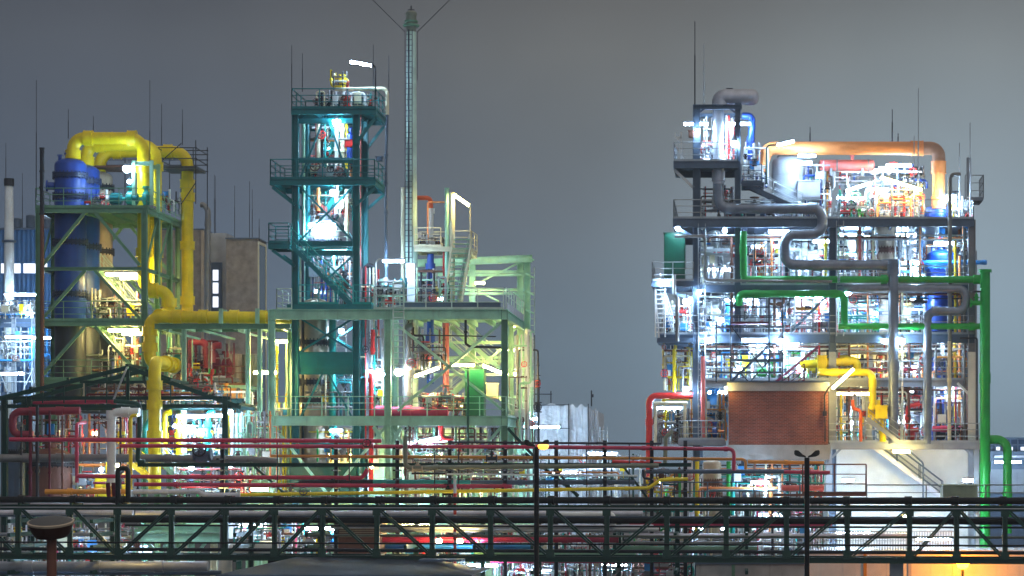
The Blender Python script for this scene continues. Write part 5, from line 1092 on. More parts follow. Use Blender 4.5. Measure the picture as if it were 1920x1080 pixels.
# lamps of the right unit
for sh, kd, px, py, Y, an, ln, yw, lab in (
 ('t','cool',1473,268,136.9,-14,0.6,0,'slanting on the bent pole over the top stair'),('t','cool',1513,292,137.4,0,0.6,0,'under the left part of the orange pipe'),('t','cool',1509,306,138.4,0,0.5,0,'just below the other one under the orange pipe'),
 ('t','warm',1690,344,137.8,17,1.55,0,'long slanting one on the right top deck'),('t','cool',1610,350,138.4,-18,0.95,0,'slanting up to the long warm one of the top deck'),('t','cool',1588,371,138.8,0,0.7,0,'low on the right top deck'),('t','cool',1685,310,140,0,0.9,0,'beside the blue exchanger drum'),('t','cool',1645,356,141,0,0.8,0,'behind the slanting ones of the top deck'),
 ('g','cool',1784,371,137.9,0,1.5,0,'at the dark hooked vent pipe'),('g','cool',1772,373,139.2,0,1.0,0,'between orange leg and vent pipe'),
 ('t','cool',1461,434,137.0,0,0.75,0,'under the main deck girder'),('g','cool',1271,428,137.2,0,0.75,0,'under the left end of the main deck'),('g','cool',1359,432,137.4,0,0.7,0,'small one under the main deck left of the green pipe'),('t','cool',1540,452,138.4,0,0.6,0,'under the bend of the winding line'),
 ('g','cool',1243,528,136.8,0,0.9,0,'on the edge of the left balcony'),('g','cool',1288,565,137.2,0,1.2,0,'beside the slate column in the stair cage'),('g','cool',1311,547,137.1,0,0.7,0,'on the slate column under the second storey deck'),
 ('g','cool',1329,637,136.9,0,1.1,0,'left under the third storey deck'),('g','cool',1464,640,136.9,0,1.25,0,'middle under the third storey deck'),('t','cool',1415,637,137.4,0,0.9,0,'left tube under the third storey deck'),('t','cool',1420,648,138.6,0,0.6,0,'lower tube under the third storey deck'),('t','cool',1482,642,138,0,0.6,0,'right tube under the third storey deck'),
 ('g','cool',1691,639,136.4,0,1.1,0,'between the silver risers under the third storey'),('g','cool',1658,639,137.4,0,0.8,0,'left of the silver risers under the third storey'),('g','cool',1590,547,136.9,0,1.1,0,'at the elbow of the middle green pipe'),('g','cool',1543,565,137.8,0,0.8,0,'left of the middle green elbow'),
 ('g','cool',1377,269,137.3,0,1.1,0,'on the railing inside the portal frame'),('g','cool',1309,244,137.1,0,0.7,0,'on the left leg of the portal frame'),('t','cool',1305,232,137.9,0,0.85,0,'level left one in the portal frame'),('t','cool',1385,232,137.9,0,0.85,0,'level right one in the portal frame'),('t','cool',1345,300,139.8,0,1.0,0,'hidden behind the exhaust pipe'),
 ('g','cool',1286,729,137.2,0,1.0,0,'above the yellow main at the foot of the left flank'),('g','warm',1361,727,134.0,0,0.4,0,'at the left corner of the brick house roof'),('t','warm',1580,710,133.4,-42,1.0,0,'slanting steeply at the right corner of the brick house'),
 ('g','cool',1718,492,138.6,0,0.8,0,'upper of three beside the caged ladders'),('g','cool',1716,504,138.6,0,0.7,0,'middle of three beside the caged ladders'),('g','cool',1719,516,138.6,0,0.9,0,'lower of three beside the caged ladders'),
 ('t','cool',1440,462,140.6,0,1.2,0,'added deep in the second storey'),('t','cool',1345,505,140.2,0,1.0,0,'added deep in the left bay of the second storey'),('t','cool',1520,556,140.5,0,1.2,0,'added deep in the third storey behind the silver tanks'),('t','cool',1600,440,143,0,1.2,0,'added deep under the right top deck'),('t','cool',1612,566,140.3,0,1.2,0,'added deep behind the banded column'),('t','cool',1720,590,143,0,1.2,0,'added deep behind the upper blue tank'),('t','cool',1390,562,140.6,0,1.2,0,'added deep in the left bay of the third storey'),  # deep tubes here and on the next line are added to brighten the interior
 ('t','cool',1440,658,140.8,0,1.3,0,'added deep in the fourth storey over the brick house'),('t','cool',1360,670,143,0,1.0,0,'added deep in the left bay of the fourth storey'),('t','warm',1620,655,143,0,1.2,0,'added deep behind the yellow ducts'),('t','cool',1340,735,142.5,0,0.9,0,'added deep behind the pale blue tank'),('t','warm',1600,738,142,0,1.2,0,'added deep in the ground storey behind the yellow casing'),('t','cool',1720,735,143,0,1.4,0,'added deep in the ground storey behind the silver risers'),('t','cool',1700,440,144,0,1.2,0,'added deep behind the caged ladders'),
 ('g','cool',1352,600,139.6,0,1.0,0,'small one added before the left white tank'),('g','cool',1466,590,139.4,0,1.0,0,'small one added between the silver tanks'),('g','cool',1538,600,139.2,0,1.0,0,'small one added left of the lower green pipe'),('g','cool',1640,588,139.4,0,1.0,0,'small one added left of the straight grey riser'),('g','cool',1712,560,139.4,0,1.0,0,'small one added below the caged ladders'),('g','cool',1385,690,139.4,0,1.0,0,'low one added over the left end of the brick house'),('g','cool',1500,690,139.8,0,1.0,0,'low one added behind the maroon stair'),('g','warm',1655,690,139.4,0,1.0,0,'low one added right of the yellow duct leg'),('g','cool',1715,690,139.2,0,1.0,0,'low one added between the grey clad risers'),('g','cool',1600,790,139.4,0,1.0,0,'low one added behind the red orange bend'),('g','cool',1690,790,139.6,0,1.0,0,'low one added beside the red elbow pipe'),('g','cool',1510,500,139.6,0,1.0,0,'small one added under the white exchanger drum'),('g','cool',1600,490,139.6,0,1.0,0,'small one added left of the banded column'),  # extra globes added only to lift the light in dim storeys
 ('t','cool',1780,720,138.2,0,0.7,0,'above the lowest blue tank'),('t','cool',1255,765,140,0,0.9,0,'under the yellow main of the beige portal'),('t','cool',1780,635,139,0,0.7,0,'above the dark blue tank'),('t','cool',1770,455,139.0,0,0.7,0,'above the upper blue tank')):
    lamp(sh,kd,px,py,Y,lab,an,ln,yw)
post_for('green bent lamp pole beside the top stair', 1437, 272, 345, 136.9, 22, 'cabgreen')
post_for('thin grey lamp pole right of the slanting tubes', 1631, 335, 410, 137.9, 0, 'rail'); post_for('bent pole carrying the warm slanting lamp at the brick house', 1553, 727, 832, 135.0, 10, 'dsteel')
for px, a, b, Y, w, m in ((1303,40,197,137.5,'tall one on the left leg of the portal frame','dsteel'),(1320,82,200,141,'faint one behind the portal frame','rail'),(1722,165,410,138.2,'tall one in front of the orange elbow','rail'),(1714,255,410,137.8,'shorter one beside the orange elbow','rail'),(1799,268,410,138.6,'right of the vent pipe on the top deck','rail'),(1819,230,410,138.8,'at the right corner of the top deck','rail'),(1519,238,265,141,'above the left part of the orange pipe','dsteel'),(1673,205,265,142,'above the middle of the orange pipe','dsteel'),(1684,250,266,142,'short one above the middle of the orange pipe','dsteel')): rod(px,a,b,Y,w,0.026,m)
# far tower behind right
t = thing('scaffold_tower', 'faint grey platform tower far behind the right corner', 'tower', (wx(1822,230),230,0))
MB().pbox(1813,1821,295,470,230,0.5).build('mast', M['grey'], t); MB().pbox(1806,1832,470,900,229,3).build('column', M['grey'], t)
k = MB(); deckplate(k, wx(1806,230), wx(1842,230), 229, 233, wz(374,230), 0.2); rail(k, [(wx(1808,230),229,wz(374,230)),(wx(1842,230),229,wz(374,230)),(wx(1842,230),233,wz(374,230))], 2.2, 0.05); k.build('platform', M['grey'], t)

# pale insulated tanks standing at the back of each storey
TK = [(1335,440,532,50,'white','white rear tank, far left of the second storey'),(1415,440,532,56,'grey','grey rear tank behind the dropping green pipe'),(1505,440,532,60,'white','white rear tank inside the loop of the winding line'),(1605,440,532,54,'silver','silver rear tank left of the banded column'),(1715,440,532,46,'lilac','pale rear tank behind the caged ladders'),
 (1385,552,626,44,'white','white rear tank, far left of the third storey'),(1465,552,626,52,'lilac','pale rear tank between the silver tanks'),(1545,552,626,46,'white','white rear tank left of the middle green elbow'),(1615,552,626,50,'cream','cream rear tank behind the middle green elbow'),(1715,552,626,48,'white','white rear tank left of the upper blue tank'),
 (1330,645,712,40,'white','white rear tank, far left of the fourth storey'),(1400,645,712,56,'silver','silver rear tank over the left half of the brick house'),(1470,645,712,50,'white','white rear tank over the middle of the brick house'),(1540,645,712,48,'lilac','pale rear tank over the right half of the brick house'),(1610,645,712,54,'cream','cream rear tank behind the yellow ducts'),(1710,645,712,52,'white','white rear tank between the silver risers'),
 (1585,738,826,44,'lilac','pale rear tank right of the brick house'),(1640,738,826,50,'steel','steel rear tank behind the square yellow casing'),(1710,738,826,56,'grey','grey rear tank behind the red lower pump'),(1800,738,826,40,'white','white rear tank right of the lowest blue tank'),(1255,775,826,36,'white','white rear tank inside the beige pipe portal')]
for px, a, b, w, m, lab in TK: rvessel(lab, m, px, w, a, b, 145.2 if px > 1300 else 142.5, nozzle=False, head=0.25, seams=[wz(a*0.6+b*0.4,145)], group='tanks at the back of the right plant')

# small lines running along and between the storeys
LV = (('main',441),('second storey',548),('third storey',646),('fourth storey',727))
k_ = 0
for lv, py in LV:
    for j, (m, cn) in enumerate((('rail','galvanised'),('brown','rust brown'),('white','white'),('dsteel','black'))):
        a, b = ((1312,1815),(1330,1700),(1400,1815),(1312,1560))[(j + k_) % 4]
        pts = [W(a,py+14,137.9+0.2*j),W(a,py+j*4,137.9+0.2*j),W(b,py+j*4,137.9+0.2*j)] if j % 2 else [W(a,py+j*4,137.9+0.2*j),W(b,py+j*4,137.9+0.2*j),W(b,py+22,137.9+0.2*j)]
        if lv == 'fourth storey': pts = [V((max(p.x, wx(1562,137.5)),p.y,p.z)) for p in pts]
        pipe(f'{cn} service line slung under the {lv} deck of the right plant', M[m], pts, (0.045,0.06,0.05,0.035)[j], 0.15, [(1,0.3),(1,0.7)] if j % 2 else [(0,0.3),(0,0.7)], cr=1.7, group='small lines of the right plant')
    k_ += 1
for i, (px, a, b, m, lab) in enumerate(((1322,432,700,'steel','steel riser close to the left slate column'),(1372,445,700,'brown','rust riser left of the dropping green pipe'),(1418,560,700,'rail','galvanised riser before the left silver tank'),(1447,432,540,'orange','orange riser right of the dropping green pipe'),(1452,560,705,'brown','brown riser between the silver tanks'),(1490,505,620,'white','white riser under the lowest silver bend'),(1536,560,700,'red','red riser left of the middle green elbow'),(1548,440,540,'yellow','yellow riser at the bend of the winding line'),(1572,420,620,'pgreen','pale green riser right of the centre slate column'),(1592,630,830,'brown','brown riser behind the yellow duct leg'),(1612,420,520,'pink','pink riser left of the banded column'),(1627,540,705,'orange','orange riser left of the straight grey riser'),(1692,540,825,'cream','cream riser right of the straight grey riser'),(1704,600,825,'brown','rust riser between the two grey clad risers'),(1725,420,520,'orange','orange riser at the left edge of the upper blue tank'),(1755,640,740,'steel','steel riser at the left edge of the dark blue tank'),(1808,420,825,'steel','steel riser beside the right corner column'),(1565,740,830,'lilac','pale riser just right of the brick house'),(1577,740,830,'yellow','yellow riser right of the brick house rail'))):
    pipe(lab, M[m], [W(px,b,137.8+0.12*(i%4)),W(px,a,137.8+0.12*(i%4))], (0.06,0.08,0.05)[i%3], 0, [(0,0.2),(0,0.5),(0,0.8)], cr=1.5, group='small risers of the right plant')
for i, (px0, px1, py, lab) in enumerate(((1400,1556,600,'grey cable tray across the silver tanks'),(1575,1735,500,'grey cable tray above the upper right green pipe'),(1312,1400,470,'grey cable tray beside the tall white column'),(1570,1735,660,'grey cable tray above the yellow ducts'))):
    k = MB(); z = wz(py,138); x0, x1 = wx(px0,138), wx(px1,138); k.box(x0,x1,138.1,138.13,z,z+0.1); k.box(x0,x1,138.47,138.5,z,z+0.1)
    for j in range(int((x1-x0)/0.35)): k.box(x0+j*0.35,x0+j*0.35+0.03,138.131,138.469,z+0.01,z+0.03)
    t = thing('cable_tray', lab, 'cable tray', ((x0+x1)/2,138.3,z), 'cable trays of the right plant'); k.build('tray', M['rail'], t)
    k = MB(); rn = random.Random(i)
    for j in range(5): y = 138.17+j*0.065; k.tube([(x0,y,z+0.06),((x0+x1)/2,y,z+0.06+rn.uniform(0,0.03)),(x1,y,z+0.06)],0.022,0,6)
    k.build('cables', M['dsteel'], t)
# ------------------------------------------------------------------ lower right: white hall under the right plant
t = thing('white_hall', 'white panelled hall under the right hand plant', 'building', (wx(1700,139.5),142,0))
k = MB(); k.pbox(1552,1836,836,1100,139.5,8)
for px in range(1580,1836,36): k.pbox(px,px+0.8,837,1100,139.48,0.019)
for py in (872,908,944): k.pbox(1552,1836,py,py+0.7,139.478,0.019)
k.build('wall', M['wallwhite'], t)
k = MB(); k.pbox(1550,1838,828.5,838,136.6,0.3); k.pbox(1548,1560,838.2,940,136.6,0.3); k.pbox(1826,1836,838.2,940,136.6,0.3); k.bar(W(1560,858,136.75),W(1580,838,136.75),0.12); k.bar(W(1826,858,136.75),W(1806,838,136.75),0.12); k.build('portal_frame', M['grey'], t)
t = thing('steel_stair', 'white steel stair descending before the white hall', 'stair', W(1700,930,138)); stairs(t, W(1640,838,138.0), W(1768,935,138.0), 1.0, M['lilac'], M['slate'], r=0.026)
pipe('bent dark lamp bracket in front of the white hall', M['slate'], [W(1731,935,137.4),W(1731,868,137.4),W(1696,838,137.4)], 0.05, 0.3, name='bracket', cat='bracket')
lamp('t','warm',1690,846,135.4,'inside the top of the white hall portal',ln=0.6); lamp('t','cool',1590,900,134.2,'left in front of the white hall',ln=0.4); lamp('t','cool',1815,900,134.2,'right in front of the white hall',ln=0.35)
lamp('g','warm',1697,967,127.5,'behind the truss, upper of two at the white hall',ln=0.9); lamp('g','warm',1688,978,128,'behind the truss, lower of two at the white hall',ln=0.8)
t = thing('louvre_house', 'pale green louvred cabinet standing on the truss bridge at the right', 'cabinet', W(1800,938,117.5))
MB().pbox(1768,1833,911,938,117.5,1.6).build('body', M['louver'], t); MB().pbox(1765,1836,908,911,117.35,1.9).build('roof', M['louver'], t)
for a, b in ((1770,1798),(1803,1831)):
    k = MB()
    for i in range(8): py = 914+i*2.9; k.bar(W(a,py,117.4),W(b,py,117.4),0.05,0.035)
    k.build('louvre_panel', M['louver'], t)
# white annex along the bottom right, lit orange by the sodium lamp
t = thing('white_annex', 'long low white annex along the bottom right with a railed roof', 'building', (wx(1740,127),130,0))
k = MB(); k.pbox(1512,2000,1036,1260,127,5)
for px in range(1540,2000,41): k.pbox(px,px+0.8,1037,1260,126.98,0.019)
k.build('wall', M['wallwhite'], t); MB().pbox(1510,2002,1032,1036,126.9,5.2).build('roof_edge', M['lilac'], t)
k = MB(); z = wz(1032,127); rail(k, [(wx(1520,127),127.4,z),(wx(1795,127),127.4,z)], 1.0, 0.025, 0.14, toe=False, mids=1); k.build('railing', M['rail'], t)
for px in (1622,1706,1790): MB().pbox(px-3,px+3,1037,1260,126.93,0.068).build('downpipe', M['ochre'] if px == 1622 else M['lilac'], t)
t = thing('white_annex', 'pale low block between the dark roof and the white annex', 'building', (wx(1380,126),129,0))
MB().pbox(1305,1508,1058,1260,126,4).build('wall', M['cement'], t); k = MB(); k.pbox(1303,1510,1053,1058,125.9,4.2); k.build('roof_edge', M['slate'], t); MB().pbox(1372,1378,1059,1260,125.93,0.068).build('downpipe', M['mgreen'], t)
def streetlamp(label, px, py, Y, kind, col='black'):
    p = W(px,py,Y); t = thing('street_lamp', label, 'street lamp', (p.x,p.y,0))
    MB().cyl((p.x,p.y,0),(p.x,p.y,p.z),0.11,10).build('pole', M[col], t)
    for s in (-1,1):
        k = MB(); a = p + V((0,0,0.02)); vs = []
        for f, w, h0, h1 in ((0.05,0.10,0.0,0.07),(0.18,0.17,0.02,0.13),(0.36,0.24,0.04,0.30),(0.49,0.18,0.09,0.32),(0.54,0.09,0.15,0.28)):
            vs.append([(p.x+s*f, p.y-w, p.z+h0),(p.x+s*f, p.y+w, p.z+h0),(p.x+s*f, p.y+w*0.6, p.z+h1),(p.x+s*f, p.y-w*0.6, p.z+h1)])
        fl = [q for r in vs for q in r]; fs = [(i*4+j,i*4+(j+1)%4,(i+1)*4+(j+1)%4,(i+1)*4+j) for i in range(4) for j in range(4)] + [(0,1,2,3),(19,18,17,16)]
        k._add(fl, fs); h = k.build('lamp_head', M[col], t)
        if kind and s == 1:
            g = MB(); g.lathe((p.x+0.30,p.y-0.10,p.z+0.05), [(0.08,-0.17),(0.20,-0.12),(0.25,0.0),(0.2,0.06)], 12); g.build('lens', E[kind], h)
    return t
streetlamp('twin headed street lamp glowing orange before the truss bridge', 1006, 838, 104, 'dim')
streetlamp('unlit black twin headed street lamp before the brick house', 1513, 858, 102, None)
p = W(97,972,42); t = thing('mushroom_lamp', 'rust brown mushroom shaped lamp close at the lower left', 'lamp post', (p.x,p.y,0))
z = p.z
def tilted(k, ang=0.22):
    c = V((p.x,p.y,z-0.33)); ca, sa = math.cos(ang), math.sin(ang)
    k.v = [(x, c.y+(y-c.y)*ca-(q-c.z)*sa, c.z+(y-c.y)*sa+(q-c.z)*ca) for x, y, q in k.v]; return k
k = MB(); k.lathe((p.x,p.y,0), [(0.14,z-0.33),(0.28,z-0.31),(0.34,z-0.22),(0.375,z-0.10),(0.385,z-0.05),(0.37,z-0.04)], 32); tilted(k).build('lamp_head', mat('dark_rust_paint', (0.05,0.018,0.012), 0.5, rust=0.1), t)
k = MB(); k.lathe((p.x,p.y,0), [(0.388,z-0.085),(0.40,z-0.06),(0.40,z-0.045),(0.385,z-0.036)], 32); tilted(k).build('rim', M['tan'], t)
k = MB(); k.lathe((p.x,p.y,0), [(0.372,z-0.035),(0.33,z-0.015),(0.2,z+0.005),(0.05,z+0.012)], 28); tilted(k).build('cap', mat('grey_lamp_cap', (0.10,0.095,0.09), 0.5), t)
MB().cyl((p.x,p.y,0),(p.x,p.y,z-0.331),0.085,14).build('pole', M['brown'], t)
p = W(1805,1057,124.6); t = thing('sodium_lamp', 'burning orange sodium lamp at the lower right before the white annex', 'lamp post', (p.x,p.y,0))
MB().cyl((p.x,p.y,0),(p.x,p.y,p.z-0.26),0.07,10).build('pole', M['dsteel'], t)
k = MB(); k.lathe((p.x,p.y,p.z), [(0.1,-0.28),(0.27,-0.18),(0.33,0),(0.26,0.18),(0.1,0.28)], 14); k.build('globe', E['sodium'], t)
# building at the far right edge
t = thing('office_block', 'dark office block with glazed upper storey at the right edge', 'building', (wx(1900,195),198,0))
MB().pbox(1846,2100,846,1100,195,12).build('wall', M['slate'], t)
MB().pbox(1850,2100,880,925,194.9,0.09).build('plinth_panel', M['grey'], t)
k = MB(); k.pbox(1852,2100,824,845.8,196,8); k.build('glazing', M['glassb'], t)
k = MB(); 
for px in range(1852,2000,14): k.pbox(px,px+2,823,846,195.7,0.25)
k.pbox(1850,2100,820,824,195.5,9); k.pbox(1850,2100,833,835,195.72,0.2); k.build('window_frame', M['slate'], t)
for px in (1866,1890,1914,1940): MB().pbox(px,px+9,838,844.5,195.9,0.09).build('window', E['window'], t)
MB().pbox(1864,1925,854,858,194.6,0.38).build('light_band', M['lilac'], t)
lamp('t','cool',1890,866,190,'on the office block at the right edge',ln=1.3)
# ------------------------------------------------------------------ dark roofs below the truss
t = thing('dark_roof_house', 'house with a broad dark hipped roof at the bottom centre', 'building', (wx(650,116),118,0))
a = wz(1078,114.5); b = wz(1046,117)
k = MB(); x0,x1 = wx(405,114.5), wx(885,114.5); k._add([(x0,114.5,a),(x1,114.5,a),(x1,123,a),(x0,123,a),(wx(556,118.5),118.5,b),(wx(770,118.5),118.5,b)], [(0,1,5,4),(1,2,5),(2,3,4,5),(3,0,4),(3,2,1,0)]); k.build('roof', M['roof'], t)
MB().box(x0+0.5,x1-0.5,115,122.5,0,a-0.01).build('wall', M['cement'], t)
k = MB(); k.bar((x0,114.45,a-0.05),(x1,114.45,a-0.05),0.12,0.12); k.build('gutter', M['slate'], t)
k = MB(); k.pbox(785,865,1049,1053,112.2,1.6); tag(k.build('flat_roof', M['slate']), 'pale flat roof slab at the right end of the dark hipped roof', 'roof')
t = thing('louvred_shed', 'brown slatted shed with a dark hipped roof behind the truss', 'shed', (wx(670,126),127,0))
MB().pbox(634,712,978,1050,126,2.4).build('wall', M['brown'], t)
k = MB()
for i in range(8): k.pbox(636,710,980+i*3.6,981.6+i*3.6,125.9,0.09)
k.build('slats', M['tan'], t)
a, b = wz(977,126), wz(955,126); k = MB(); x0,x1 = wx(612,126),wx(734,126); k._add([(x0,125.5,a),(x1,125.5,a),(x1,129,a),(x0,129,a),(wx(655,127),127.2,b),(wx(695,127),127.2,b)], [(0,1,5,4),(1,2,5),(2,3,4,5),(3,0,4),(3,2,1,0)]); k.build('roof', M['roof'], t)
# pale green lower frame with fans, left
t = thing('steel_structure', 'pale green lower frame with V braces behind the truss at the left', 'steel frame', W(330,1080,136))
k = MB(); k.ibeam(W(245,985,134),W(412,985,134),0.4,0.4); k.ibeam(W(245,1000,134),W(412,1000,134),0.5,0.3); k.build('beam', M['pgreen'], t)
k = MB(); k.pbox(250,412,984,990,134.2,5); k.build('deck', M['pgreen'], t)
for px in (345,357,400): MB().hcol(wx(px,134),134,0,wz(1002,134),0.35).build('column', M['pgreen'] if px == 357 else M['cream'], t)
for a_, b_ in (((262,1005),(300,1040)),((320,1005),(300,1040)),((330,1005),(360,1050)),((395,1005),(360,1050)),((262,1005),(250,1040))): MB().bar(W(*a_,134.3),W(*b_,134.3),0.16).build('brace', M['pgreen'], t)
pipe('white duct bending down behind the truss near the dark roof', M['white'], [W(520,1030,128),W(422,1030,128),W(422,1100,128)], 0.38, 0.6, [(0,0.2)])
MB_ = MB(); MB_.pbox(412,440,978,1010,133,1.5); tag(MB_.build('switch_box', M['lilac']), 'pale grey switch box right of the pale green lower frame', 'box')
# ------------------------------------------------------------------ low level pipe racks behind the truss
lows = [ # py x0 x1 Y r mat label
 (963,255,1205,124.5,0.16,'lilac','long pale insulated main just under the truss top chord'),(988,620,1225,126,0.13,'lilac','pale main level with the brown shed'),(995,630,1215,126.6,0.10,'grey','grey main right below the pale one at the brown shed'),
 (1012,700,1160,127,0.16,'crimson','crimson main low behind the truss centre'),(1005,1170,1700,126.5,0.14,'lilac','pale main behind the right half of the truss'),(983,1180,1560,127.4,0.10,'crimson','thin crimson main behind the right half of the truss'),
 (1062,-30,390,124,0.26,'lilac','fat pale main along the bottom left edge'),(1074,-30,415,124.8,0.14,'slate','dark main under the fat pale one at the bottom left'),(962,-30,250,126,0.17,'lilac','pale main behind the left end of the truss'),
 (1002,-30,240,127,0.10,'grey','grey main behind the left end of the truss'),(1025,700,1000,128,0.14,'sky','blue main low behind the truss centre'),(1030,1150,1420,127,0.2,'mgreen','green main low behind the right half of the truss'),
 (1018,1160,1430,128,0.1,'steel','steel main low behind the right half of the truss'),(946,-30,215,122.5,0.09,'lilac','thin pale line on the left end of the truss'),(972,430,640,128,0.14,'slate','dark main between pale green frame and brown shed'),
 (1040,890,1190,126,0.16,'mgreen','green main at the bottom of the truss centre'),(1052,920,1300,129,0.12,'crimson','thin crimson main below the truss centre')]
for py, a, b, Y, r, m, lab in lows: pipe(lab, M[m], [W(a,py,Y),W(b,py,Y)], r, 0, [(0,0.2),(0,0.5),(0,0.78)], cr=1.15)
pipe('white pipe stepping down behind the truss', M['white'], [W(1050,965,123.4),W(1150,965,123.4),W(1150,990,123.4),W(1235,992,123.4)], 0.15, 0.2)
t = thing('pipe_rack', 'dark trestles of the low pipe rack behind the truss', 'pipe rack', W(900,1100,127))
for px in (60,210,470,600,780,905,1010,1160,1270,1400): 
    MB().hcol(wx(px,127),127,0,wz(955,127),0.25).build('trestle', M['dgreen'], t)
    k = MB()
    for py in (975,1000,1022,1045,1068): k.box(wx(px,127)-0.08,wx(px,127)+0.08,123,129.5,wz(py,127)-0.1,wz(py,127)+0.1)
    k.build('cross_arm', M['dgreen'], t)
PL = ['white','brown','cream','steel','tealb','crimson','grey','dsteel']
lowjobs = [(0,60,985,1060,'machinery pipes in the lower left corner'),(100,230,985,1055,'dark pipework behind the left truss bays'),(440,545,975,1040,'white and brown pipework left of the truss support'),(560,640,1000,1040,'yellow and white fittings beside the brown shed'),(720,830,1000,1060,'lit pipework right of the brown shed'),(830,945,985,1080,'pale green lit pipework behind the truss centre'),(950,1060,1000,1090,'white lit panels and pipes right of the orange street lamp'),(1060,1180,1000,1090,'dark pipework in the right centre of the truss'),(1180,1300,945,1050,'green and white pipework under the red riser'),(1300,1420,945,1050,'coloured pipework below the brick house'),(1420,1545,945,1045,'steel pipework before the white hall'),(1180,1310,1055,1100,'dark valves at the bottom right centre'),(20,200,1078,1110,'valves along the bottom left edge')]
for i, (a, b, c, d, lab) in enumerate(lowjobs): manifold(lab, 200+i, a, b, c, d, 129.5, 137, PL + (['yellow'] if i == 3 else []) + (['green','tealb'] if i in (8,9) else []), 26, 9, 4, R=130)
manifold('coloured valves under the foundation of the brick house', 230, 1300, 1550, 868, 935, 131.5, 137, ['brown','orange','white','crimson','steel','tealb','cream'], 44, 20, 4)
manifold('yellow and green valves at the right end of the front rack', 231, 1205, 1300, 880, 935, 130.5, 135, ['yellow','green','dgreen','steel','ochre'], 24, 12, 1)
manifold('white and brown pipework behind the front rack centre', 232, 750, 990, 850, 935, 133, 138, ['cream','white','brown','pgreen','steel'], 30, 10, 5)
vessel('rust stained cream vessel under the brick house', M['tan'], (wx(1335,133),133), 0.52, wz(1000,133), wz(862,133), [wz(905,133),wz(925,133)], nozzle=False, ringmat=M['brown'])
for px, m, lab in ((1307,'yellow','yellow riser under the left edge of the brick house'),(1366,'green','green riser right of the rust stained vessel'),(1374,'tealb','teal riser right of the rust stained vessel'),(1445,'orange','orange stub riser below the brick house'),(1289,'lilac','pale column stub left of the rust stained vessel')): pipe(lab, M[m], [W(px,1000,132),W(px,865 if px < 1370 else 905,132)], 0.12 if px != 1289 else 0.3, 0, [(0,0.3)], cr=1.3)
pipe('pink insulated main below the brick house', M['pink'], [W(1465,915,130.5),W(1545,915,130.5)], 0.16, 0, [(0,0.5)])
for sh, kd, px, py, Y, ln, lab in (('t','cool',1425,904,131,0.6,'under the foundation of the brick house'),('g','cool',1240,905,134,0.7,'behind the end of the yellow rack pipe'),('g','warm',823,1014,125.5,0.9,'left of the striped mast behind the truss'),('g','warm',862,1014,125.5,0.9,'right of the striped mast behind the truss'),('g','cool',898,1021,126.5,0.8,'low right of the two warm ones behind the truss'),('t','cool',905,1060,128,1.0,'below the truss centre'),('g','warm',221,985,122.2,0.7,'under the white loop at the left truss bays'),('t','cool',470,985,132,0.8,'right of the pale green lower frame'),('t','warm',320,1015,137.5,0.5,'under the deck of the pale green lower frame'),('t','cool',1000,1070,131,1.2,'below the truss, right of the street lamp'),('t','cool',1450,965,134,1.0,'behind the truss below the brick house'),('t','cool',1330,990,136,1.2,'deep behind the truss right centre'),('t','cool',130,1010,134,1.0,'deep behind the left truss bays'),('t','cool',600,990,132,1.0,'beside the brown slatted shed'),('t','cool',1150,1060,134,1.0,'deep below the truss right centre'),('t','cool',100,1070,126,1.2,'over the fat pale main at the bottom left'),('t','warm',780,985,131,1.0,'deep behind the truss centre'),('t','cool',1600,1000,133,1.2,'between white hall and annex'),('t','cool',1750,1010,133,1.2,'right between white hall and annex'),('t','cool',280,1010,136,1.0,'deep under the pale green lower frame')): lamp(sh,kd,px,py,Y,lab,ln=ln)
MB_ = MB(); MB_.cyl(W(853,1060,122.5),W(853,898,122.5),0.075,8)
t = thing('warning_mast', 'red and white banded mast behind the truss centre', 'mast', W(853,1060,122.5)); MB_.build('pole', M['white'], t)
k = MB()
for py in range(925,1060,16): k.cyl(W(853,py+8,122.5),W(853,py,122.5),0.08,8)
k.build('red_band', M['red'], t)
# ------------------------------------------------------------------ front pipe rack
C2 = 'crimson pipes of the front rack'
def rp(lab, m, pts, r, Y, col=(), cr=1.25, **kw): return pipe(lab, M[m], [W(a,b,c[0] if c else Y) for a, b, *c in pts], r, kw.pop('bend',None), col, cr=cr, **kw)
rp('topmost crimson pipe from the canopy to the centre frame', 'crimson', [(18,824),(715,827)], 0.115, 127.5, [(0,0.5),(0,0.66),(0,0.97)], group=C2)
rp('long crimson pipe ending in a drop before the brick house', 'crimson', [(225,836),(1000,838),(1376,842),(1376,882)], 0.105, 127.2, [(0,0.25),(0,0.43),(1,0.02),(1,0.55),(1,0.96)], group=C2)
rp('third crimson pipe with a raised right end', 'crimson', [(144,893),(680,896),(689,880)], 0.11, 127.4, [(0,0.35),(0,0.7),(0,0.95)], group=C2)
rp('lowest crimson pipe left of the striped mast', 'crimson', [(252,908),(960,912)], 0.11, 127.2, [(0,0.11),(0,0.37),(0,0.66),(0,0.98)], group=C2)
rp('ochre pipe of the front rack dropping before the brick house', 'ochre', [(508,855),(1000,858),(1398,861),(1398,884)], 0.085, 127.8, [(0,0.5),(0,0.86),(1,0.3),(1,0.75)])
rp('yellow gas pipe of the front rack rising to the right', 'yellow', [(440,928),(700,924),(1216,915),(1238,900),(1290,898)], 0.095, 126.6, [(0,0.4),(1,0.2),(1,0.45),(1,0.68),(1,0.92)])
rp('olive insulated pipe of the front rack with a raised left end', 'olive', [(760,818),(760,877),(1235,873)], 0.12, 127.0, [(1,0.12),(1,0.54),(1,0.9)], bend=0.3, seams=1.0)
rp('teal pipe of the front rack turning dark at the right', 'tealb', [(700,904),(882,905)], 0.15, 128.2, [(0,0.5)])
rp('dark continuation of the teal rack pipe', 'slate', [(883,905),(1190,904)], 0.13, 128.2, [(0,0.3),(0,0.7)])
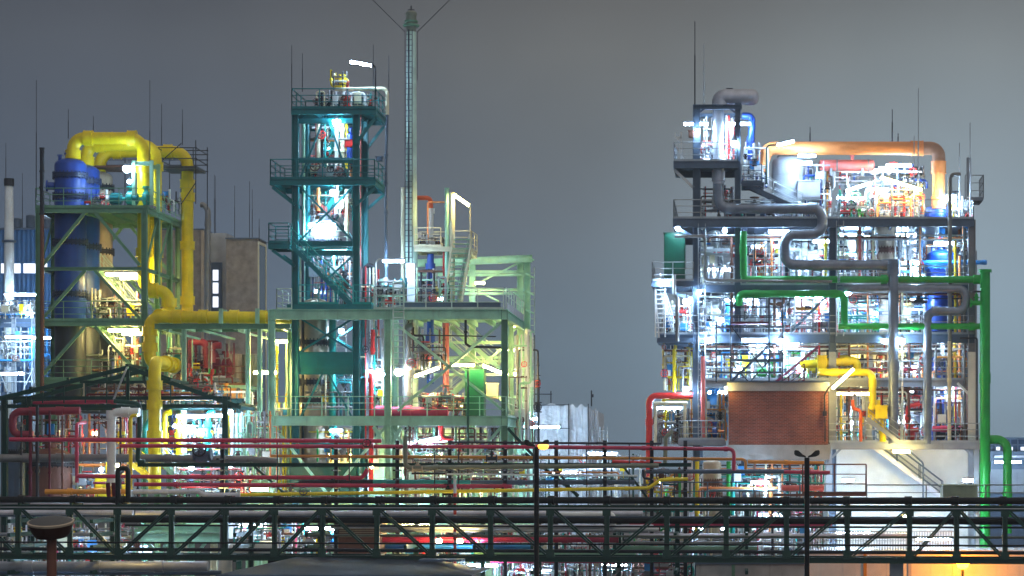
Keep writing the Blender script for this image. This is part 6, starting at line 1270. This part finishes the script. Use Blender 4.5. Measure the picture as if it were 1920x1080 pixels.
rp('dark grey pipe between the crimson ones at the left', 'dsteel', [(560,905),(700,904)], 0.16, 128.3, [(0,0.5)])
rp('thin white pipe of the front rack', 'white', [(838,889),(1196,892)], 0.05, 126.9, [(0,0.1),(0,0.5)])
rp('thin orange pipe right of the glowing street lamp', 'orange', [(1012,885),(1160,886),(1160,898)], 0.05, 127.6, [(0,0.5)])
rp('red main curving in behind the rack right of the bright red riser', 'red', [(1148,866),(1240,870)], 0.12, 128.6, [(0,0.6)])
rp('dark main on top of the rack right half', 'dsteel', [(840,829),(1240,832)], 0.06, 127.4, [(0,0.3),(0,0.7)])
rp('dark grey main right of the rack under the brick house', 'slate', [(1212,884),(1470,884)], 0.12, 127.6, [(0,0.15),(0,0.6)])
rp('short crimson piece right of the black street lamp', 'crimson', [(1470,885),(1556,886)], 0.10, 127.6, [(0,0.4)])
rp('ochre main under the brick house foundation', 'ochre', [(1402,866),(1545,868)], 0.11, 129.5, [(0,0.5)])
rp('thin ochre line over the truss at the left', 'ochre', [(85,922),(240,922)], 0.14, 126, [(0,0.3)])
rp('pale insulated line over the truss left of the canopy end', 'lilac', [(250,922),(372,922),(384,928),(450,928)], 0.13, 126.0, [(0,0.5)])
t = rack = thing('pipe_rack', 'dark steel front pipe rack carrying the crimson pipes', 'pipe rack', W(760,940,128))
for py, a, b, m in ((868,258,1295,'dgreen'),(935,250,1300,'dsteel')):
    for Y in (127.9,129.3): MB().ibeam(W(a,py,Y,127.9),W(b,py,Y,127.9),0.2,0.2).build('beam', M[m], t)
for px in (417,630,745,843,947,1043,1134,1222,1285):
    MB().hcol(wx(px,128),127.95,0,wz(826,128),0.2).build('post', M['dsteel'], t)
    k = MB()
    for py in (841,861,882,899,915): k.box(wx(px,128)-0.06,wx(px,128)+0.06,126.8,129.2,wz(py,128)-0.04,wz(py,128)+0.04)
    k.build('cross_arm', M['dsteel'], t)
for a, b, m in (((470,868),(545,935),'cabgreen'),((1040,875),(1085,935),'dgreen'),((1165,870),(1215,935),'dgreen')): MB().bar(W(*a,128.4),W(*b,128.4),0.28,0.12).build('brace', M[m], t)
k = MB()
for px in (520,655,815,860,1000,1100,1180): 
    k.cyl(W(px,935,127.2),W(px,830,127.2),0.03,6)
k.build('drain_line', M['dsteel'], t)
t = thing('valve', 'black motor valve on the grey main under the canopy', 'valve', W(380,860,129)); add_valve(t, W(380,852,129.2), (1,0,0), 2.2, M['slate'], M['dsteel'], random.Random(5))
MB().box(wx(370,129.2),wx(392,129.2),128.8,129.3,wz(866,129),wz(852,129)).build('actuator', M['slate'], t)
for i, (px, py, lab) in enumerate(((690,836,'valve on the long crimson pipe by the fat red riser'),(922,860,'black valve hung on the ochre rack pipe'),(783,880,'brass valve on the olive rack pipe'),(840,925,'black valve on the yellow rack pipe by the banded mast'),(545,926,'valve on the yellow rack pipe by the tower plinth'),(572,926,'second valve on the yellow rack pipe by the tower plinth'))):
    t = thing('valve', lab, 'valve', W(px,py,126.8), 'valves on the front rack'); add_valve(t, W(px,py,127.0), (1,0,0), 1.3, M[('crimson','dsteel','tan','black','steel','steel')[i]], M['dsteel'], random.Random(i))
# right end platform railings over the truss
t = thing('walkway', 'brown railed walkway before the white hall', 'walkway', W(1600,930,126))
k = MB(); z = wz(926,126); k.box(wx(1450,126),wx(1625,126),126,127.2,z-0.12,z); k.build('deck', M['brown'], t)
k = MB(); rail(k, [(wx(1505,126),126.05,z),(wx(1624,126),126.05,z)], 1.55, 0.04, 1.7, mids=2); k.build('railing', M['brown'], t)
k = MB(); z = wz(938,122); rail(k, [(wx(1625,122),122,z),(wx(1960,122),122,z)], 0.78, 0.035, 2.6, mids=1, toe=False); k.build('railing', M['steel'], t)
t = thing('guard_rail', 'grey guard rail crossing below the brick house', 'guard rail', W(1400,935,126.4)); k = MB(); z = wz(938,126.4); rail(k, [(wx(1240,126.4),126.4,z),(wx(1500,126.4),126.4,z)], 0.95, 0.035, 2.4, mids=1, toe=False); k.build('rails', M['slate'], t)
# ------------------------------------------------------------------ truss bridge, slightly turned, nearer at the right
YL, YR = 121.0, 113.5; XA, XB = wx(-60,YL), wx(2020,YR)
def TY(px): return YL + (YR-YL)*(px+60)/2080
def TP(px, py, dy=0.0):   # py at the left end (Y = 121) gives the height; the truss is level
    x = XA + (XB-XA)*(px+60)/2080; return V((x, TY(px)+dy, wz(py,YL)))
t = truss = thing('truss_bridge', 'dark green steel truss pipe bridge crossing the whole foreground', 'truss bridge', TP(950,1046))
posts = [(-275,'d'),(-170,'d'),(-64,'d'),(40,'d'),(143,'d'),(237,'u'),(342,'u'),(447,'u'),(542,'s'),(634,'d'),(738,'d'),(843,'d'),(953,'d'),(1065,'d'),(1170,'u'),(1281,'u'),(1390,'u'),(1500,'u'),(1610,'u'),(1722,'u'),(1806,'d'),(1892,'d'),(1990,'d'),(2095,'d'),(2200,'d'),(2305,'d')]
M['tgreen'] = mat('truss_green_paint', (0.009,0.052,0.034), 0.45, rust=0.06)
for dy, mname in ((0,'tgreen'),(2.4,'dgreen')):
    k = MB(); k.ibeam(TP(-270,946,dy),TP(2310,946,dy),0.26,0.24); k.build('top_chord', M[mname], t)
    k = MB(); k.ibeam(TP(-270,1038,dy),TP(2310,1038,dy),0.28,0.26); k.build('bottom_chord', M[mname], t)
    for i, (px, kind) in enumerate(posts):
        a, b = TP(px,1038,dy), TP(px,953,dy); k = MB()
        k.bar(a+V((-0.08,0,0)), b+V((-0.08,0,0)), 0.08, 0.2); k.bar(a+V((0.09,0,0)), b+V((0.09,0,0)), 0.07, 0.2); k.bar(a, b, 0.12, 0.05)
        if dy: continue
        k.build('post', M['tgreen'], t)
        for (c_, h_) in ((a,0.22),(b,-0.22)):
            g_ = MB(); g_.box(c_.x-0.2,c_.x+0.2,c_.y-0.125,c_.y-0.105,c_.z+min(0,h_)-0.1,c_.z+max(0,h_)+0.1)
            for bx_ in (-0.14,0.14):
                for bz_ in (0.02,0.2): g_.cyl((c_.x+bx_,c_.y-0.15,c_.z+bz_*(1 if h_>0 else -1)),(c_.x+bx_,c_.y-0.125,c_.z+bz_*(1 if h_>0 else -1)),0.022,6)
            g_.build('gusset_plate', M['tgreen'], t)
        if i+1 < len(posts):
            px2 = posts[i+1][0]
            if kind == 'd': pa, pb = TP(px+6,954,dy), TP(px2-4,1037,dy)
            else: pa, pb = TP(px+6,1037,dy), TP(px2-4,954,dy)
            k = MB(); o = V((0,0,0.07)); k.bar(pa+o, pb+o, 0.09, 0.085); k.bar(pa-o, pb-o, 0.09, 0.085); k.build('diagonal', M['tgreen'], t)
for px, _ in posts[1:-1]:
    k = MB(); k.bar(TP(px,946,0.1),TP(px,946,2.3),0.1,0.16); k.bar(TP(px,1040,0.1),TP(px,1040,2.3),0.1,0.16); k.bar(TP(px,977,0.1),TP(px,977,2.3),0.08,0.1); k.build('cross_member', M['dgreen'], t)
for px in (538,1700): k = MB(); p = TP(px,1046,0.4); k.box(p.x-0.32,p.x+0.32,p.y,p.y+0.5,0,p.z-0.01); k.build('support', M['dsteel'] if px < 600 else M['grey'], t)
TG = 'black mains carried by the truss bridge'
for py, dy, r, a, b, m, lab in ((937,0.6,0.17,-270,2310,'black','black main on top of the truss bridge'),(937,1.5,0.15,-270,2310,'maroon','dark red main behind the black one on the truss bridge'),(974,0.5,0.15,238,2310,'black','black main at mid height inside the truss bridge'),(968,1.8,0.05,-270,2310,'slate','thin slate line at mid height in the rear of the truss bridge'),(1016,-0.1,0.045,-270,2310,'black','black cable line low along the truss bridge'),(985,1.3,0.05,238,2310,'dsteel','thin steel line below the mid height main of the truss'),(1030,1.2,0.09,-270,2310,'dsteel','dark line above the bottom chord of the truss'),(951,-0.16,0.03,-270,2310,'rail','thin conduit along the face of the truss top chord'),(1003,1.6,0.06,600,2310,'olive','olive line in the right half of the truss')):
    pipe(lab, M[m], [TP(a,py,dy),TP(b,py,dy)], r, 0, [(0,(px_-a)/(b-a)) for px_, _ in posts if a+30 < px_ < b-30] if r > 0.1 else (), cr=1.3, group=TG)
pipe('black pipe loop rising over the left end of the mid height main', M['black'], [TP(300,974,0.5),TP(232,974,0.5),TP(232,878,0.5),TP(252,878,0.5),TP(252,941,0.5)], 0.13, 0.2)
for px, lab in ((207,'black bent end under the white elbow pipe'),(218,'second black bent end under the white elbow pipe')): pipe(lab, M['maroon'], [TP(px,905,1.0),TP(px+2,938,1.0),TP(px+18,941,1.0)], 0.11, 0.3)
pipe('white drop pipe with flange hanging at the left truss bays', M['white'], [TP(222,940,1.2),TP(222,985,1.2)], 0.08, 0, [(0,0.3),(0,0.6)], cr=1.5)

dupl = {k: v for k, v in LABELS.items() if len(v) > 1}
for k, v in dupl.items(): print('DUPLICATE LABEL', k, v)
for o in scene.objects:
    if o.get('category') and not 4 <= len(o['label'].split()) <= 16: print('LABEL LENGTH', o.name, o['label'])
print('things', sum(1 for o in scene.objects if o.get('category')), 'objects', len(scene.objects))
scene.render.engine = 'CYCLES'
scene.cycles.use_denoising = True
scene.cycles.max_bounces = 6; scene.cycles.diffuse_bounces = 3; scene.cycles.glossy_bounces = 3
scene.cycles.sample_clamp_indirect = 4.0; scene.cycles.caustics_reflective = False; scene.cycles.caustics_refractive = False
# ------------------------------------------------------------------ night mist: one closed box of even air
hz = MB(); hz.box(-720,720,-75,1520,-1.5,46); hm = bpy.data.materials.new('night_mist'); hm.use_nodes = True
N = hm.node_tree.nodes; L = hm.node_tree.links; N.remove(N['Principled BSDF'])
pv = N.new('ShaderNodeVolumePrincipled'); pv.inputs['Color'].default_value = (0.9,0.93,0.97,1); pv.inputs['Density'].default_value = 0.0004; pv.inputs['Anisotropy'].default_value = 0.3
L.new(pv.outputs['Volume'], N['Material Output'].inputs['Volume'])
ho = hz.build('haze', hm); ho['kind'] = 'stuff'
scene.cycles.volume_bounces = 0
